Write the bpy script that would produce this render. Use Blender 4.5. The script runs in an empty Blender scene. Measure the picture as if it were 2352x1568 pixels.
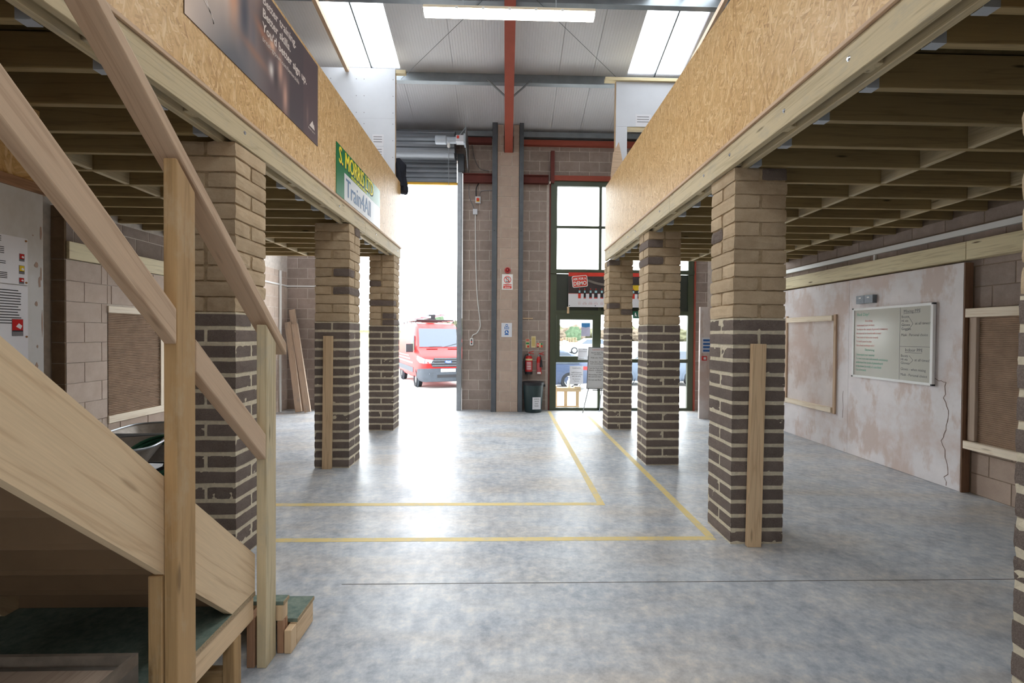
import bpy, bmesh, math, random
from mathutils import Matrix, Vector, noise
random.seed(7)
S = bpy.context.scene
COL = S.collection
PI = math.pi

# ------------------------------------------------------------------ camera, sky, light, exposure
def make_camera():
    f, px, yaw, pitch, roll = 1085.0, 1193.4, 0.0282, -0.0131, 0.00717
    cy, sy, cp, sp, cr, sr = math.cos(yaw), math.sin(yaw), math.cos(pitch), math.sin(pitch), math.cos(roll), math.sin(roll)
    fw = Vector((sy*cp, cy*cp, sp)); r0 = Vector((cy, -sy, 0)); u0 = r0.cross(fw)
    r = r0*cr + u0*sr; u = u0*cr - r0*sr
    cam = bpy.data.cameras.new('camera'); o = bpy.data.objects.new('camera', cam); COL.objects.link(o)
    o.matrix_world = Matrix(((r.x, u.x, -fw.x, 0), (r.y, u.y, -fw.y, 0), (r.z, u.z, -fw.z, 1.69), (0, 0, 0, 1)))
    cam.sensor_width = 36; cam.lens = f/2352*36; cam.shift_x = (1176-px)/2352
    cam.clip_start = .02; cam.clip_end = 400
    S.camera = o
make_camera()

SKY_STRENGTH = 3.4
w = bpy.data.worlds.new('overcast_sky'); S.world = w; w.use_nodes = True
bgn = w.node_tree.nodes['Background']
bgn.inputs[0].default_value = (.92, .965, 1.0, 1); bgn.inputs[1].default_value = SKY_STRENGTH

def portal(loc, xdir, ydir, sx, sy):
    # sampling portal in an opening (gives no light of its own)
    l = bpy.data.lights.new('daylight_portal', 'AREA'); l.shape = 'RECTANGLE'; l.size = sx; l.size_y = sy
    l.cycles.is_portal = True
    o = bpy.data.objects.new('daylight_portal', l); COL.objects.link(o)
    x = Vector(xdir).normalized(); y = Vector(ydir).normalized(); z = x.cross(y)
    o.matrix_world = Matrix(((x.x, y.x, z.x, loc[0]), (x.y, y.y, z.y, loc[1]), (x.z, y.z, z.z, loc[2]), (0, 0, 0, 1)))
RT = .262
def roof_z(y): return 6.25 + RT*(10.7-y) if y > 1.85 else 6.25 + RT*(10.7-1.85) - RT*(1.85-y)
portal((-2.5, 10.72, 2.5), (1, 0, 0), (0, 0, 1), 3.1, 5.05)
portal((2.6, 10.72, 2.6), (1, 0, 0), (0, 0, 1), 3.3, 5.1)
portal((0, -7.0, 3.0), (-1, 0, 0), (0, 0, 1), 2.0, 1.4)  # unseen rear opening, added for its daylight
for xc in (-2.55, 2.8):
    yc = (9.05+2.2)/2; portal((xc, yc, roof_z(yc)+.02), (1, 0, 0), (0, 1, -RT), 1.06, 7.0)
    yc = (1.5-5.0)/2; portal((xc, yc, roof_z(yc)+.02), (1, 0, 0), (0, 1, RT), 1.06, 6.6)

S.view_settings.view_transform = 'Standard'; S.view_settings.look = 'None'
S.view_settings.gamma = 1; S.view_settings.use_curve_mapping = False
S.view_settings.exposure = 1.4
cy_ = S.cycles
cy_.max_bounces = 8; cy_.diffuse_bounces = 6; cy_.glossy_bounces = 3; cy_.transmission_bounces = 6; cy_.transparent_max_bounces = 10
cy_.sample_clamp_indirect = 6; cy_.caustics_reflective = False; cy_.caustics_refractive = False
cy_.use_denoising = True

# ------------------------------------------------------------------ materials
def lin(c):
    c = c/255; return c/12.92 if c <= .04045 else ((c+.055)/1.055)**2.4
def sc(r, g, b): return (lin(r), lin(g), lin(b), 1)
def newmat(name):
    m = bpy.data.materials.new(name); m.use_nodes = True
    nt = m.node_tree; return m, nt, nt.nodes['Principled BSDF']
def nd(nt, t, **k):
    n = nt.nodes.new(t)
    for a, v in k.items(): setattr(n, a, v)
    return n
def coords(nt, scale=(1, 1, 1), rnd=True, rot=(0, 0, 0)):
    tc = nd(nt, 'ShaderNodeTexCoord'); mp = nd(nt, 'ShaderNodeMapping')
    mp.inputs['Scale'].default_value = scale; mp.inputs['Rotation'].default_value = rot
    if rnd:
        oi = nd(nt, 'ShaderNodeObjectInfo'); ad = nd(nt, 'ShaderNodeVectorMath', operation='MULTIPLY_ADD')
        nt.links.new(oi.outputs['Random'], ad.inputs[0]); ad.inputs[1].default_value = (37, 23, 51)
        nt.links.new(tc.outputs['Object'], ad.inputs[2]); nt.links.new(ad.outputs[0], mp.inputs['Vector'])
    else: nt.links.new(tc.outputs['Object'], mp.inputs['Vector'])
    return mp.outputs['Vector']
def noise_n(nt, vec, scale, detail=4, rough=.6):
    n = nd(nt, 'ShaderNodeTexNoise'); n.inputs['Scale'].default_value = scale
    n.inputs['Detail'].default_value = detail; n.inputs['Roughness'].default_value = rough
    nt.links.new(vec, n.inputs['Vector']); return n.outputs['Fac']
def ramp(nt, fac, stops, interp='LINEAR'):
    r = nd(nt, 'ShaderNodeValToRGB'); cr = r.color_ramp; cr.interpolation = interp
    while len(cr.elements) < len(stops): cr.elements.new(.5)
    for e, (p, c) in zip(cr.elements, stops): e.position = p; e.color = c
    nt.links.new(fac, r.inputs['Fac']); return r.outputs['Color']
def mixc(nt, fac, a, b, mode='MIX'):
    m = nd(nt, 'ShaderNodeMix', data_type='RGBA', blend_type=mode)
    for s, v in ((m.inputs[0], fac), (m.inputs[6], a), (m.inputs[7], b)):
        if hasattr(v, 'links'): nt.links.new(v, s)
        else: s.default_value = v
    return m.outputs[2]
def bump(nt, bsdf, h, strength=.3, dist=.01):
    b = nd(nt, 'ShaderNodeBump'); b.inputs['Strength'].default_value = strength; b.inputs['Distance'].default_value = dist
    nt.links.new(h, b.inputs['Height']); nt.links.new(b.outputs[0], bsdf.inputs['Normal'])
def rand_value(nt, col, lo, hi):
    oi = nd(nt, 'ShaderNodeObjectInfo'); mr = nd(nt, 'ShaderNodeMapRange')
    mr.inputs[3].default_value = lo; mr.inputs[4].default_value = hi
    nt.links.new(oi.outputs['Random'], mr.inputs[0])
    hs = nd(nt, 'ShaderNodeHueSaturation'); nt.links.new(mr.outputs[0], hs.inputs['Value']); nt.links.new(col, hs.inputs['Color'])
    return hs.outputs[0]
def mul(c, k): return (c[0]*k, c[1]*k, c[2]*k, 1)

def mk(name, col, rough=.6, spec=.4, metal=0, var=.12, scale=6, bmp=0, bscale=150, col2=None, rnd=.0, emit=0, vec=(1, 1, 1)):
    m, nt, b = newmat(name)
    b.inputs['Roughness'].default_value = rough; b.inputs['Specular IOR Level'].default_value = spec; b.inputs['Metallic'].default_value = metal
    v = coords(nt, vec)
    c = ramp(nt, noise_n(nt, v, scale), [(.3, mul(col, 1-var)), (.7, col2 or mul(col, 1+var))])
    if rnd: c = rand_value(nt, c, 1-rnd, 1+rnd)
    nt.links.new(c, b.inputs['Base Color'])
    if emit:
        nt.links.new(c, b.inputs['Emission Color']); b.inputs['Emission Strength'].default_value = emit
    if bmp: bump(nt, b, noise_n(nt, v, bscale, 3), bmp, .004)
    return m

def wood(name, col, dark, knots=.5, rough=.6, rnd=.08, grain=1.0, stain=None):
    # grain runs along the local x axis
    m, nt, b = newmat(name); b.inputs['Roughness'].default_value = rough; b.inputs['Specular IOR Level'].default_value = .3
    v = coords(nt, (.35, 7, 7)); v2 = coords(nt, (1.1, 30, 30)); v3 = coords(nt, (1.6, 9, 9))
    w1 = noise_n(nt, v, 2.2, 3, .5); wv = nd(nt, 'ShaderNodeMath', operation='MULTIPLY'); wv.inputs[1].default_value = 9; nt.links.new(w1, wv.inputs[0])
    fr = nd(nt, 'ShaderNodeMath', operation='PINGPONG'); fr.inputs[1].default_value = 1; nt.links.new(wv.outputs[0], fr.inputs[0])
    fine = noise_n(nt, v2, 5, 4, .7)
    c = mixc(nt, fr.outputs[0], mul(col, 1.05), mul(dark, 1.0)) if False else ramp(nt, fr.outputs[0], [(0, mul(col, 1.06)), (.7, col), (1, tuple(col[i]*.55+dark[i]*.45*grain if grain <= 1 else dark[i] for i in range(3))+(1,))])
    c = mixc(nt, .35, c, ramp(nt, fine, [(.3, mul(col, .78)), (.7, mul(col, 1.15))]))
    vo = nd(nt, 'ShaderNodeTexVoronoi'); vo.inputs['Scale'].default_value = 1.0; nt.links.new(v3, vo.inputs['Vector'])
    k = ramp(nt, vo.outputs['Distance'], [(0, (1, 1, 1, 1)), (.05, (1, 1, 1, 1)), (.11, (0, 0, 0, 1))])
    km = nd(nt, 'ShaderNodeMath', operation='MULTIPLY'); km.inputs[1].default_value = knots; nt.links.new(k, km.inputs[0])
    c = mixc(nt, km.outputs[0], c, mul(dark, .5))
    if stain:
        sv = coords(nt, (1.5, 3, 3)); sn = noise_n(nt, sv, 2.5, 5, .7)
        f = ramp(nt, sn, [(.52, (0, 0, 0, 1)), (.72, (.75, .75, .75, 1))]); c = mixc(nt, f, c, stain)
    c = rand_value(nt, c, 1-rnd, 1+rnd)
    nt.links.new(c, b.inputs['Base Color']); bump(nt, b, fine, .12, .003)
    return m

def osb_mat():
    m, nt, b = newmat('strand_board'); b.inputs['Roughness'].default_value = .4; b.inputs['Specular IOR Level'].default_value = .35
    tc = nd(nt, 'ShaderNodeTexCoord'); sp = nd(nt, 'ShaderNodeSeparateXYZ'); cb = nd(nt, 'ShaderNodeCombineXYZ')
    nt.links.new(tc.outputs['Object'], sp.inputs[0]); nt.links.new(sp.outputs[1], cb.inputs[0]); nt.links.new(sp.outputs[2], cb.inputs[1])
    layers = []
    for i, (ang, ofs) in enumerate(((.25, 0), (-.5, 7), (1.0, 13), (1.75, 21))):
        rt = nd(nt, 'ShaderNodeMapping'); rt.inputs['Rotation'].default_value = (0, 0, ang); rt.inputs['Location'].default_value = (ofs, ofs*.7, 0)
        nt.links.new(cb.outputs[0], rt.inputs['Vector'])
        n0 = nd(nt, 'ShaderNodeTexNoise'); n0.inputs['Scale'].default_value = 5; nt.links.new(rt.outputs[0], n0.inputs['Vector'])
        ad = nd(nt, 'ShaderNodeVectorMath', operation='MULTIPLY_ADD'); ad.inputs[1].default_value = (.06, .06, 0)
        nt.links.new(n0.outputs['Color'], ad.inputs[0]); nt.links.new(rt.outputs[0], ad.inputs[2])
        mp = nd(nt, 'ShaderNodeMapping'); mp.inputs['Scale'].default_value = (11, 62, 1); nt.links.new(ad.outputs[0], mp.inputs['Vector'])
        vo = nd(nt, 'ShaderNodeTexVoronoi', voronoi_dimensions='2D'); vo.inputs['Scale'].default_value = 1; nt.links.new(mp.outputs[0], vo.inputs['Vector'])
        se = nd(nt, 'ShaderNodeSeparateColor'); nt.links.new(vo.outputs['Color'], se.inputs[0])
        colr = ramp(nt, se.outputs[0], [(0, sc(176, 132, 80)), (.15, sc(206, 166, 108)), (.7, sc(222, 184, 128)), (1, sc(238, 210, 162))])
        edge = ramp(nt, vo.outputs['Distance'], [(.0, (1, 1, 1, 1)), (.5, (1, 1, 1, 1)), (.85, (.72, .66, .6, 1))])
        layers.append((mixc(nt, 1.0, colr, edge, 'MULTIPLY'), se.outputs[1]))
    c = layers[0][0]
    for (cc, key), th in zip(layers[1:], (.5, .55, .72)):
        f = nd(nt, 'ShaderNodeMath', operation='GREATER_THAN'); f.inputs[1].default_value = th; nt.links.new(key, f.inputs[0])
        c = mixc(nt, f.outputs[0], c, cc)
    big = noise_n(nt, cb.outputs[0], 1.3, 3)
    c = mixc(nt, .6, c, ramp(nt, big, [(.35, sc(186, 140, 84)), (.65, sc(206, 166, 110))]), 'MIX') if False else c
    fl = noise_n(nt, cb.outputs[0], 55, 3); c = mixc(nt, .25, c, ramp(nt, fl, [(.3, sc(184, 140, 84)), (.7, sc(226, 192, 136))]))
    nt.links.new(c, b.inputs['Base Color']); bump(nt, b, layers[1][1], .12, .002)
    return m

def floor_mat():
    m, nt, b = newmat('power_floated_concrete'); b.inputs['Specular IOR Level'].default_value = .45
    v = coords(nt, (1, 1, 1), False)
    n1 = noise_n(nt, v, .55, 5, .6); n2 = noise_n(nt, v, 3.2, 6, .65); n3 = noise_n(nt, v, 13, 6, .72); n4 = noise_n(nt, coords(nt, (.5, 1.6, 1), False, (0, 0, .5)), 1.1, 5, .62)
    n5 = noise_n(nt, coords(nt, (1, 1, 1), False, (0, 0, 1.1)), .9, 4, .6)
    c = ramp(nt, n2, [(.3, sc(156, 164, 176)), (.5, sc(194, 201, 210)), (.7, sc(224, 226, 227))])
    f = ramp(nt, n4, [(.44, (0, 0, 0, 1)), (.68, (.8, .8, .8, 1))])
    c = mixc(nt, f, c, sc(208, 192, 172))
    f2 = ramp(nt, n5, [(.5, (0, 0, 0, 1)), (.7, (.75, .75, .75, 1))]); c = mixc(nt, f2, c, sc(146, 155, 168))
    c = mixc(nt, .42, c, ramp(nt, n3, [(.36, sc(116, 124, 136)), (.52, sc(184, 188, 192)), (.66, sc(234, 226, 214))]))
    nt.links.new(c, b.inputs['Base Color'])
    nt.links.new(ramp(nt, n1, [(.3, (.28, .28, .28, 1)), (.7, (.5, .5, .5, 1))]), b.inputs['Roughness'])
    bump(nt, b, n3, .05, .003)
    return m

def plaster_mat(name, ca, cb_, cc):
    m, nt, b = newmat(name); b.inputs['Roughness'].default_value = .75; b.inputs['Specular IOR Level'].default_value = .25
    v = coords(nt, (1, 1, 1), False); vs = coords(nt, (2.6, 1.2, .55), False)
    n1 = noise_n(nt, v, 1.5, 6, .62); n2 = noise_n(nt, vs, 2.6, 5, .65); n3 = noise_n(nt, v, 30, 4, .6)
    c = ramp(nt, n1, [(.36, ca), (.5, cb_), (.62, mul(cb_, 1.08))])
    f = ramp(nt, n2, [(.52, (0, 0, 0, 1)), (.62, (.8, .8, .8, 1))]); c = mixc(nt, f, c, cc)
    nt.links.new(c, b.inputs['Base Color']); bump(nt, b, n3, .1, .004)
    return m

def brick_mat(name, ca, cb_, spk, rnd, bmp):
    m, nt, b = newmat(name); b.inputs['Roughness'].default_value = .9; b.inputs['Specular IOR Level'].default_value = .15
    v = coords(nt, (1, 1, 1))
    n1 = noise_n(nt, v, 9, 4); n2 = noise_n(nt, v, 170, 3, .8)
    c = ramp(nt, n1, [(.3, ca), (.7, cb_)])
    f = ramp(nt, n2, [(.42, (0, 0, 0, 1)), (.66, (1, 1, 1, 1))]); c = mixc(nt, mixc(nt, .5, (0, 0, 0, 1), f), c, spk)
    c = rand_value(nt, c, 1-rnd, 1+rnd)
    nt.links.new(c, b.inputs['Base Color']); bump(nt, b, n2, bmp, .006)
    return m

def glass_mat(name, tint=(.97, .99, .98, 1), gl=.08):
    m = bpy.data.materials.new(name); m.use_nodes = True; nt = m.node_tree; nt.nodes.clear()
    out = nd(nt, 'ShaderNodeOutputMaterial'); tr = nd(nt, 'ShaderNodeBsdfTransparent'); tr.inputs[0].default_value = tint
    g = nd(nt, 'ShaderNodeBsdfGlossy'); g.inputs['Roughness'].default_value = .02
    fr = nd(nt, 'ShaderNodeFresnel'); fr.inputs[0].default_value = 1.45
    mx = nd(nt, 'ShaderNodeMixShader'); nt.links.new(fr.outputs[0], mx.inputs[0]); nt.links.new(tr.outputs[0], mx.inputs[1]); nt.links.new(g.outputs[0], mx.inputs[2])
    nt.links.new(mx.outputs[0], out.inputs[0]); return m
def rooflight_mat():
    m = bpy.data.materials.new('translucent_rooflight'); m.use_nodes = True; nt = m.node_tree; nt.nodes.clear()
    out = nd(nt, 'ShaderNodeOutputMaterial'); tr = nd(nt, 'ShaderNodeBsdfTransparent'); tr.inputs[0].default_value = (.93, .95, .96, 1)
    tl = nd(nt, 'ShaderNodeBsdfTranslucent'); tl.inputs[0].default_value = (.85, .87, .88, 1)
    mx = nd(nt, 'ShaderNodeMixShader'); mx.inputs[0].default_value = .2
    nt.links.new(tr.outputs[0], mx.inputs[1]); nt.links.new(tl.outputs[0], mx.inputs[2]); nt.links.new(mx.outputs[0], out.inputs[0]); return m
def emit_mat(name, col, st):
    m = bpy.data.materials.new(name); m.use_nodes = True; nt = m.node_tree; nt.nodes.clear()
    out = nd(nt, 'ShaderNodeOutputMaterial'); e = nd(nt, 'ShaderNodeEmission'); e.inputs[0].default_value = col; e.inputs[1].default_value = st
    nt.links.new(e.outputs[0], out.inputs[0]); return m

OSB = osb_mat()
FLOOR = floor_mat()
PINE = wood('planed_pine', sc(214, 186, 150), sc(150, 105, 65), .5)
PINE_P = wood('pale_stringer_pine', sc(222, 196, 160), sc(170, 122, 80), .4, grain=1.0)
PINE_RAIL = wood('rail_pine', sc(208, 180, 152), sc(148, 108, 78), .6)
TREATED = wood('treated_timber', sc(202, 186, 152), sc(120, 100, 58), .7, stain=sc(178, 170, 150))
TREATED_POST = wood('treated_post', sc(182, 148, 104), sc(118, 88, 52), .6, stain=sc(190, 168, 136))
JOIST = wood('joist_timber', sc(158, 138, 98), sc(76, 62, 38), .9, rnd=.15)
JOIST_SIDE = JOIST
OLDWOOD = wood('rough_sawn_header', sc(226, 212, 174), sc(150, 122, 80), 1.0)
WHITEWOOD = wood('whitewood_batten', sc(236, 222, 200), sc(190, 150, 105), .5)
BROWNWOOD = wood('brown_stud', sc(170, 132, 104), sc(96, 66, 46), .5)
DARKSTUD = wood('dark_stud', sc(122, 92, 72), sc(76, 54, 40), .4)
PLY = wood('dusty_plywood', sc(188, 168, 150), sc(140, 112, 90), .1, rnd=.04)
BROWNPLY = mk('brown_board', sc(128, 104, 80), .8, .2, 0, .08, 3)
CHIP = mk('green_chipboard', sc(98, 118, 110), .7, .3, 0, .16, 30, col2=sc(126, 138, 126))
CHIP_EDGE = mk('chipboard_edge', sc(168, 148, 120), .85, .1, 0, .3, 120)
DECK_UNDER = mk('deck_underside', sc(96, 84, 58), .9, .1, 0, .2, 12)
BRICK_T = brick_mat('tan_brick', sc(184, 162, 134), sc(202, 182, 154), sc(166, 146, 120), .12, .35)
BRICK_D = brick_mat('dark_brick', sc(100, 88, 82), sc(118, 106, 99), sc(152, 140, 132), .10, .6)
MORTAR_L = mk('light_mortar', sc(208, 198, 176), .95, .1, 0, .12, 40, .4, 120)
MORTAR_T = mk('tan_mortar', sc(168, 148, 120), .95, .1, 0, .2, 30, .6, 90)
BLOCK = brick_mat('concrete_block', sc(152, 138, 130), sc(170, 154, 145), sc(134, 121, 113), .09, .2)
BLOCK_P = brick_mat('pier_block', sc(174, 155, 142), sc(186, 167, 153), sc(150, 134, 122), .05, .2)
BLOCK_L = brick_mat('washed_block', sc(190, 172, 158), sc(206, 190, 178), sc(180, 160, 144), .05, .15)
BLOCK_BROWN_SHADED = brick_mat('shaded_brown_block', sc(104, 84, 64), sc(120, 98, 76), sc(92, 74, 56), .05, .15)  # brown darkened for the unlit end of the left bay, shade in the colour
BMORT = mk('block_mortar', sc(208, 199, 190), .95, .1, 0, .12, 14)
BMORT_D = mk('dark_block_mortar', sc(136, 120, 106), .95, .1, 0, .12, 14)
PLASTER = plaster_mat('patchy_plaster', sc(212, 196, 190), sc(226, 220, 220), sc(206, 186, 176))
PLASTER2 = plaster_mat('grey_plaster', sc(206, 186, 176), sc(218, 208, 204), sc(196, 174, 162))
SCRATCH = mk('scratch_coat', sc(158, 134, 114), .9, .1, 0, .16, 9, .3, 60)
PBOARD = mk('plasterboard', sc(214, 217, 224), .8, .2, 0, .03, 3)
PAINTED = mk('painted_board', sc(205, 205, 205), .6, .3, 0, .04, 4)
ROOFM = mk('white_liner_sheet', sc(212, 212, 216), .45, .4, 0, .02, 2)
GALV = mk('galvanised_steel', sc(150, 155, 160), .42, .5, .6, .12, 9)
HANGER = mk('bright_zinc', sc(178, 186, 196), .45, .5, .15, .06)
DGALV = mk('purlin_steel', sc(134, 140, 145), .4, .5, .5, .12, 4)
GUARD = mk('grey_steel_guard', sc(86, 91, 97), .5, .4, .1, .14, 7)
REDST = mk('red_oxide_steel', sc(152, 74, 58), .6, .3, 0, .1, 4)
DREDST = mk('dusty_red_steel', sc(108, 56, 50), .7, .3, 0, .14, 6)
SHUT = mk('shutter_steel', sc(120, 124, 130), .4, .5, .5, .06, 4)
YELLOWBAR = mk('yellow_rubber', sc(222, 170, 50), .5)
GREENFR = mk('olive_frame', sc(66, 74, 54), .4, .5, 0, .06, 3)
GREENPAN = mk('dark_green_panel', sc(44, 50, 42), .4, .5, 0, .06, 3)
GLASS = glass_mat('clear_glass')
GRP = rooflight_mat()
WHITE = mk('white_plastic', sc(232, 232, 230), .4, .5, 0, .02, 5)
PAPER = mk('white_paper', sc(226, 226, 232), .8, .2, 0, .02, 6)
CARD = mk('cream_card', sc(222, 206, 160), .8, .2, 0, .04, 6)
BLACK = mk('black_plastic', sc(36, 36, 40), .5, .4, 0, .1, 5)
RED = mk('glossy_red', sc(190, 36, 36), .35, .5, 0, .06, 5)
SIGNRED = mk('sign_red', sc(214, 60, 44), .5)
SIGNBLUE = mk('sign_blue', sc(52, 104, 172), .5)
SIGNGREEN = mk('sign_green', sc(40, 140, 90), .5)
INK = mk('ink_black', sc(40, 40, 46), .6, var=.02)
GREYINK = mk('grey_ink', sc(120, 118, 122), .6, var=.02)
YLINE = None
CHROME = mk('zinc_bolt', sc(200, 204, 210), .25, .5, 1, .02)
def yline_mat():
    m, nt, b = newmat('worn_yellow_paint'); b.inputs['Roughness'].default_value = .6
    v = coords(nt, (1, 1, 1), False); n = noise_n(nt, v, 9, 6, .7)
    c = ramp(nt, n, [(.3, sc(206, 196, 170)), (.5, sc(228, 206, 140)), (.7, sc(232, 206, 128))])
    nt.links.new(c, b.inputs['Base Color']); return m
YLINE = yline_mat()

# ------------------------------------------------------------------ mesh helpers
class MB:
    def __init__(s): s.v = []; s.f = []; s.m = []
    def add(s, vs, fs, mi=0):
        o = len(s.v); s.v += [tuple(p) for p in vs]; s.f += [[i+o for i in f] for f in fs]; s.m += [mi]*len(fs); return s
    def box(s, x0, x1, y0, y1, z0, z1, mi=0):
        return s.add([(x0, y0, z0), (x1, y0, z0), (x1, y1, z0), (x0, y1, z0), (x0, y0, z1), (x1, y0, z1), (x1, y1, z1), (x0, y1, z1)],
                     [(3, 2, 1, 0), (4, 5, 6, 7), (0, 1, 5, 4), (1, 2, 6, 5), (2, 3, 7, 6), (3, 0, 4, 7)], mi)
    def cyl(s, p0, p1, r0, r1=None, n=12, mi=0, caps=True):
        p0 = Vector(p0); p1 = Vector(p1); r1 = r0 if r1 is None else r1
        d = (p1-p0).normalized(); a = d.orthogonal().normalized(); b = d.cross(a)
        vs = []
        for p, r in ((p0, r0), (p1, r1)):
            for i in range(n):
                t = 2*PI*i/n; vs.append(p+a*math.cos(t)*r+b*math.sin(t)*r)
        fs = [(i, (i+1) % n, n+(i+1) % n, n+i) for i in range(n)]
        if caps: fs += [tuple(range(n))[::-1], tuple(range(n, 2*n))]
        return s.add(vs, fs, mi)
    def tube(s, pts, r, n=8, mi=0, closed=False):
        pts = [Vector(p) for p in pts]; rings = []; N = len(pts); prev = None
        for i, p in enumerate(pts):
            if closed: d = (pts[(i+1) % N]-pts[i-1]).normalized()
            else: d = (pts[min(i+1, N-1)]-pts[max(i-1, 0)]).normalized()
            if prev is None: a = d.orthogonal().normalized()
            else: a = (prev-d*prev.dot(d)).normalized()
            prev = a; b = d.cross(a)
            rings.append([p+a*math.cos(2*PI*k/n)*r+b*math.sin(2*PI*k/n)*r for k in range(n)])
        vs = [q for rg in rings for q in rg]; fs = []
        for i in range(N if closed else N-1):
            j = (i+1) % N
            for k in range(n): fs.append((i*n+k, i*n+(k+1) % n, j*n+(k+1) % n, j*n+k))
        if not closed: fs += [tuple(range(n))[::-1], tuple(range((N-1)*n, N*n))]
        return s.add(vs, fs, mi)
    def lathe(s, prof, c=(0, 0, 0), n=20, mi=0, axis='z', cap=True):
        vs = []
        for r, z in prof:
            for k in range(n):
                t = 2*PI*k/n; a, b = r*math.cos(t), r*math.sin(t)
                q = (a, b, z) if axis == 'z' else ((z, a, b) if axis == 'x' else (b, z, a))
                vs.append((q[0]+c[0], q[1]+c[1], q[2]+c[2]))
        fs = []
        for i in range(len(prof)-1):
            for k in range(n): fs.append((i*n+k, i*n+(k+1) % n, (i+1)*n+(k+1) % n, (i+1)*n+k))
        if cap: fs += [tuple(range(n))[::-1], tuple(range((len(prof)-1)*n, len(prof)*n))]
        return s.add(vs, fs, mi)
    def prism(s, poly, off, mi=0):
        # closed planar polygon of 3-D points swept by a vector
        n = len(poly); off = Vector(off); vs = [Vector(p) for p in poly]+[Vector(p)+off for p in poly]
        fs = [tuple(range(n))[::-1], tuple(range(n, 2*n))]+[(i, (i+1) % n, n+(i+1) % n, n+i) for i in range(n)]
        return s.add(vs, fs, mi)
    def mesh(s, name, mats, smooth=False, fix=True):
        me = bpy.data.meshes.new(name); me.from_pydata([tuple(p) for p in s.v], [], s.f)
        for m in (mats if isinstance(mats, (list, tuple)) else [mats]): me.materials.append(m)
        me.polygons.foreach_set('material_index', s.m)
        if fix:
            bm = bmesh.new(); bm.from_mesh(me); bmesh.ops.recalc_face_normals(bm, faces=bm.faces); bm.to_mesh(me); bm.free()
        if smooth:
            me.polygons.foreach_set('use_smooth', [True]*len(me.polygons))
            try: me.set_sharp_from_angle(angle=math.radians(40))
            except Exception: pass
        me.update(); return me

WM = {}
def link(name, data, parent=None, mat=None):
    o = bpy.data.objects.new(name, data); COL.objects.link(o)
    o.matrix_basis = mat if mat is not None else Matrix.Identity(4); WM[o.name] = o.matrix_basis.copy()
    if parent is not None:
        o.parent = parent; o.matrix_parent_inverse = WM[parent.name].inverted()
    return o
def obj(name, mb, mats, parent=None, smooth=False, mat=None): return link(name, mb.mesh(name, mats, smooth), parent, mat)
def tag(o, label, cat, group=None):
    o['label'] = label; o['category'] = cat
    if group: o['group'] = group
    return o
def thing(name, label, cat, loc=(0, 0, 0), group=None, rz=0):
    o = bpy.data.objects.new(name, None); COL.objects.link(o); o.empty_display_size = .1
    o.matrix_basis = Matrix.Translation(loc) @ Matrix.Rotation(rz, 4, 'Z'); WM[o.name] = o.matrix_basis.copy()
    return tag(o, label, cat, group)
def struct(name, mb, mats, smooth=False):
    o = obj(name, mb, mats, None, smooth); o['kind'] = 'structure'; return o
def frame(x, y, loc):
    x = Vector(x).normalized(); y = Vector(y).normalized(); z = x.cross(y).normalized(); y = z.cross(x)
    return Matrix(((x.x, y.x, z.x, loc[0]), (x.y, y.y, z.y, loc[1]), (x.z, y.z, z.z, loc[2]), (0, 0, 0, 1)))
_bc = {}
def bev_box(L, W, H, b=.003):
    k = (round(L, 3), round(W, 3), round(H, 3), b)
    if k in _bc: return _bc[k]
    bm = bmesh.new(); bmesh.ops.create_cube(bm, size=1)
    bmesh.ops.scale(bm, vec=(L, W, H), verts=bm.verts)
    if b: bmesh.ops.bevel(bm, geom=bm.edges[:], offset=min(b, min(L, W, H)*.3), segments=1, affect='EDGES')
    me = bpy.data.meshes.new('timber'); bm.to_mesh(me); bm.free(); _bc[k] = me; return me
def beam(name, p0, p1, w, h, mat, parent=None, side=None, b=.003):
    # timber from p0 to p1; w along 'side', h across both
    p0 = Vector(p0); p1 = Vector(p1); d = p1-p0; L = d.length
    if side is None: side = Vector((0, 0, 1)).cross(d) if abs(d.normalized().z) < .99 else Vector((1, 0, 0))
    me = bev_box(L, w, h, b)
    key = me.name+mat.name
    m2 = _bc.get(key)
    if m2 is None: m2 = me.copy(); m2.materials.clear(); m2.materials.append(mat); _bc[key] = m2
    return link(name, m2, parent, frame(d, side, (p0+p1)/2))
def bx(name, x0, x1, y0, y1, z0, z1, mat, parent=None, b=.003):
    # axis-aligned timber or panel, long axis = local x
    dx, dy, dz = x1-x0, y1-y0, z1-z0; c = Vector(((x0+x1)/2, (y0+y1)/2, (z0+z1)/2))
    if dx >= dy and dx >= dz: return beam(name, (x0, c.y, c.z), (x1, c.y, c.z), dy, dz, mat, parent, (0, 1, 0), b)
    if dy >= dz: return beam(name, (c.x, y0, c.z), (c.x, y1, c.z), dx, dz, mat, parent, (-1, 0, 0), b)
    return beam(name, (c.x, c.y, z0), (c.x, c.y, z1), dx, dy, mat, parent, (1, 0, 0), b)

def text(name, body, size, xdir, ydir, loc, mat, parent, align='LEFT', bold=0, sx=1, ext=.0006):
    cu = bpy.data.curves.new(name, 'FONT'); cu.body = body; cu.size = size; cu.align_x = align; cu.offset = bold; cu.resolution_u = 2
    cu.extrude = ext
    o = bpy.data.objects.new(name, cu); COL.objects.link(o)
    dg = bpy.context.evaluated_depsgraph_get(); me = bpy.data.meshes.new_from_object(o.evaluated_get(dg))
    bpy.data.objects.remove(o); bpy.data.curves.remove(cu)
    me.name = name; me.materials.clear(); me.materials.append(mat)
    return link(name, me, parent, frame(xdir, ydir, loc) @ Matrix.Diagonal((sx, 1, 1, 1)))
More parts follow.
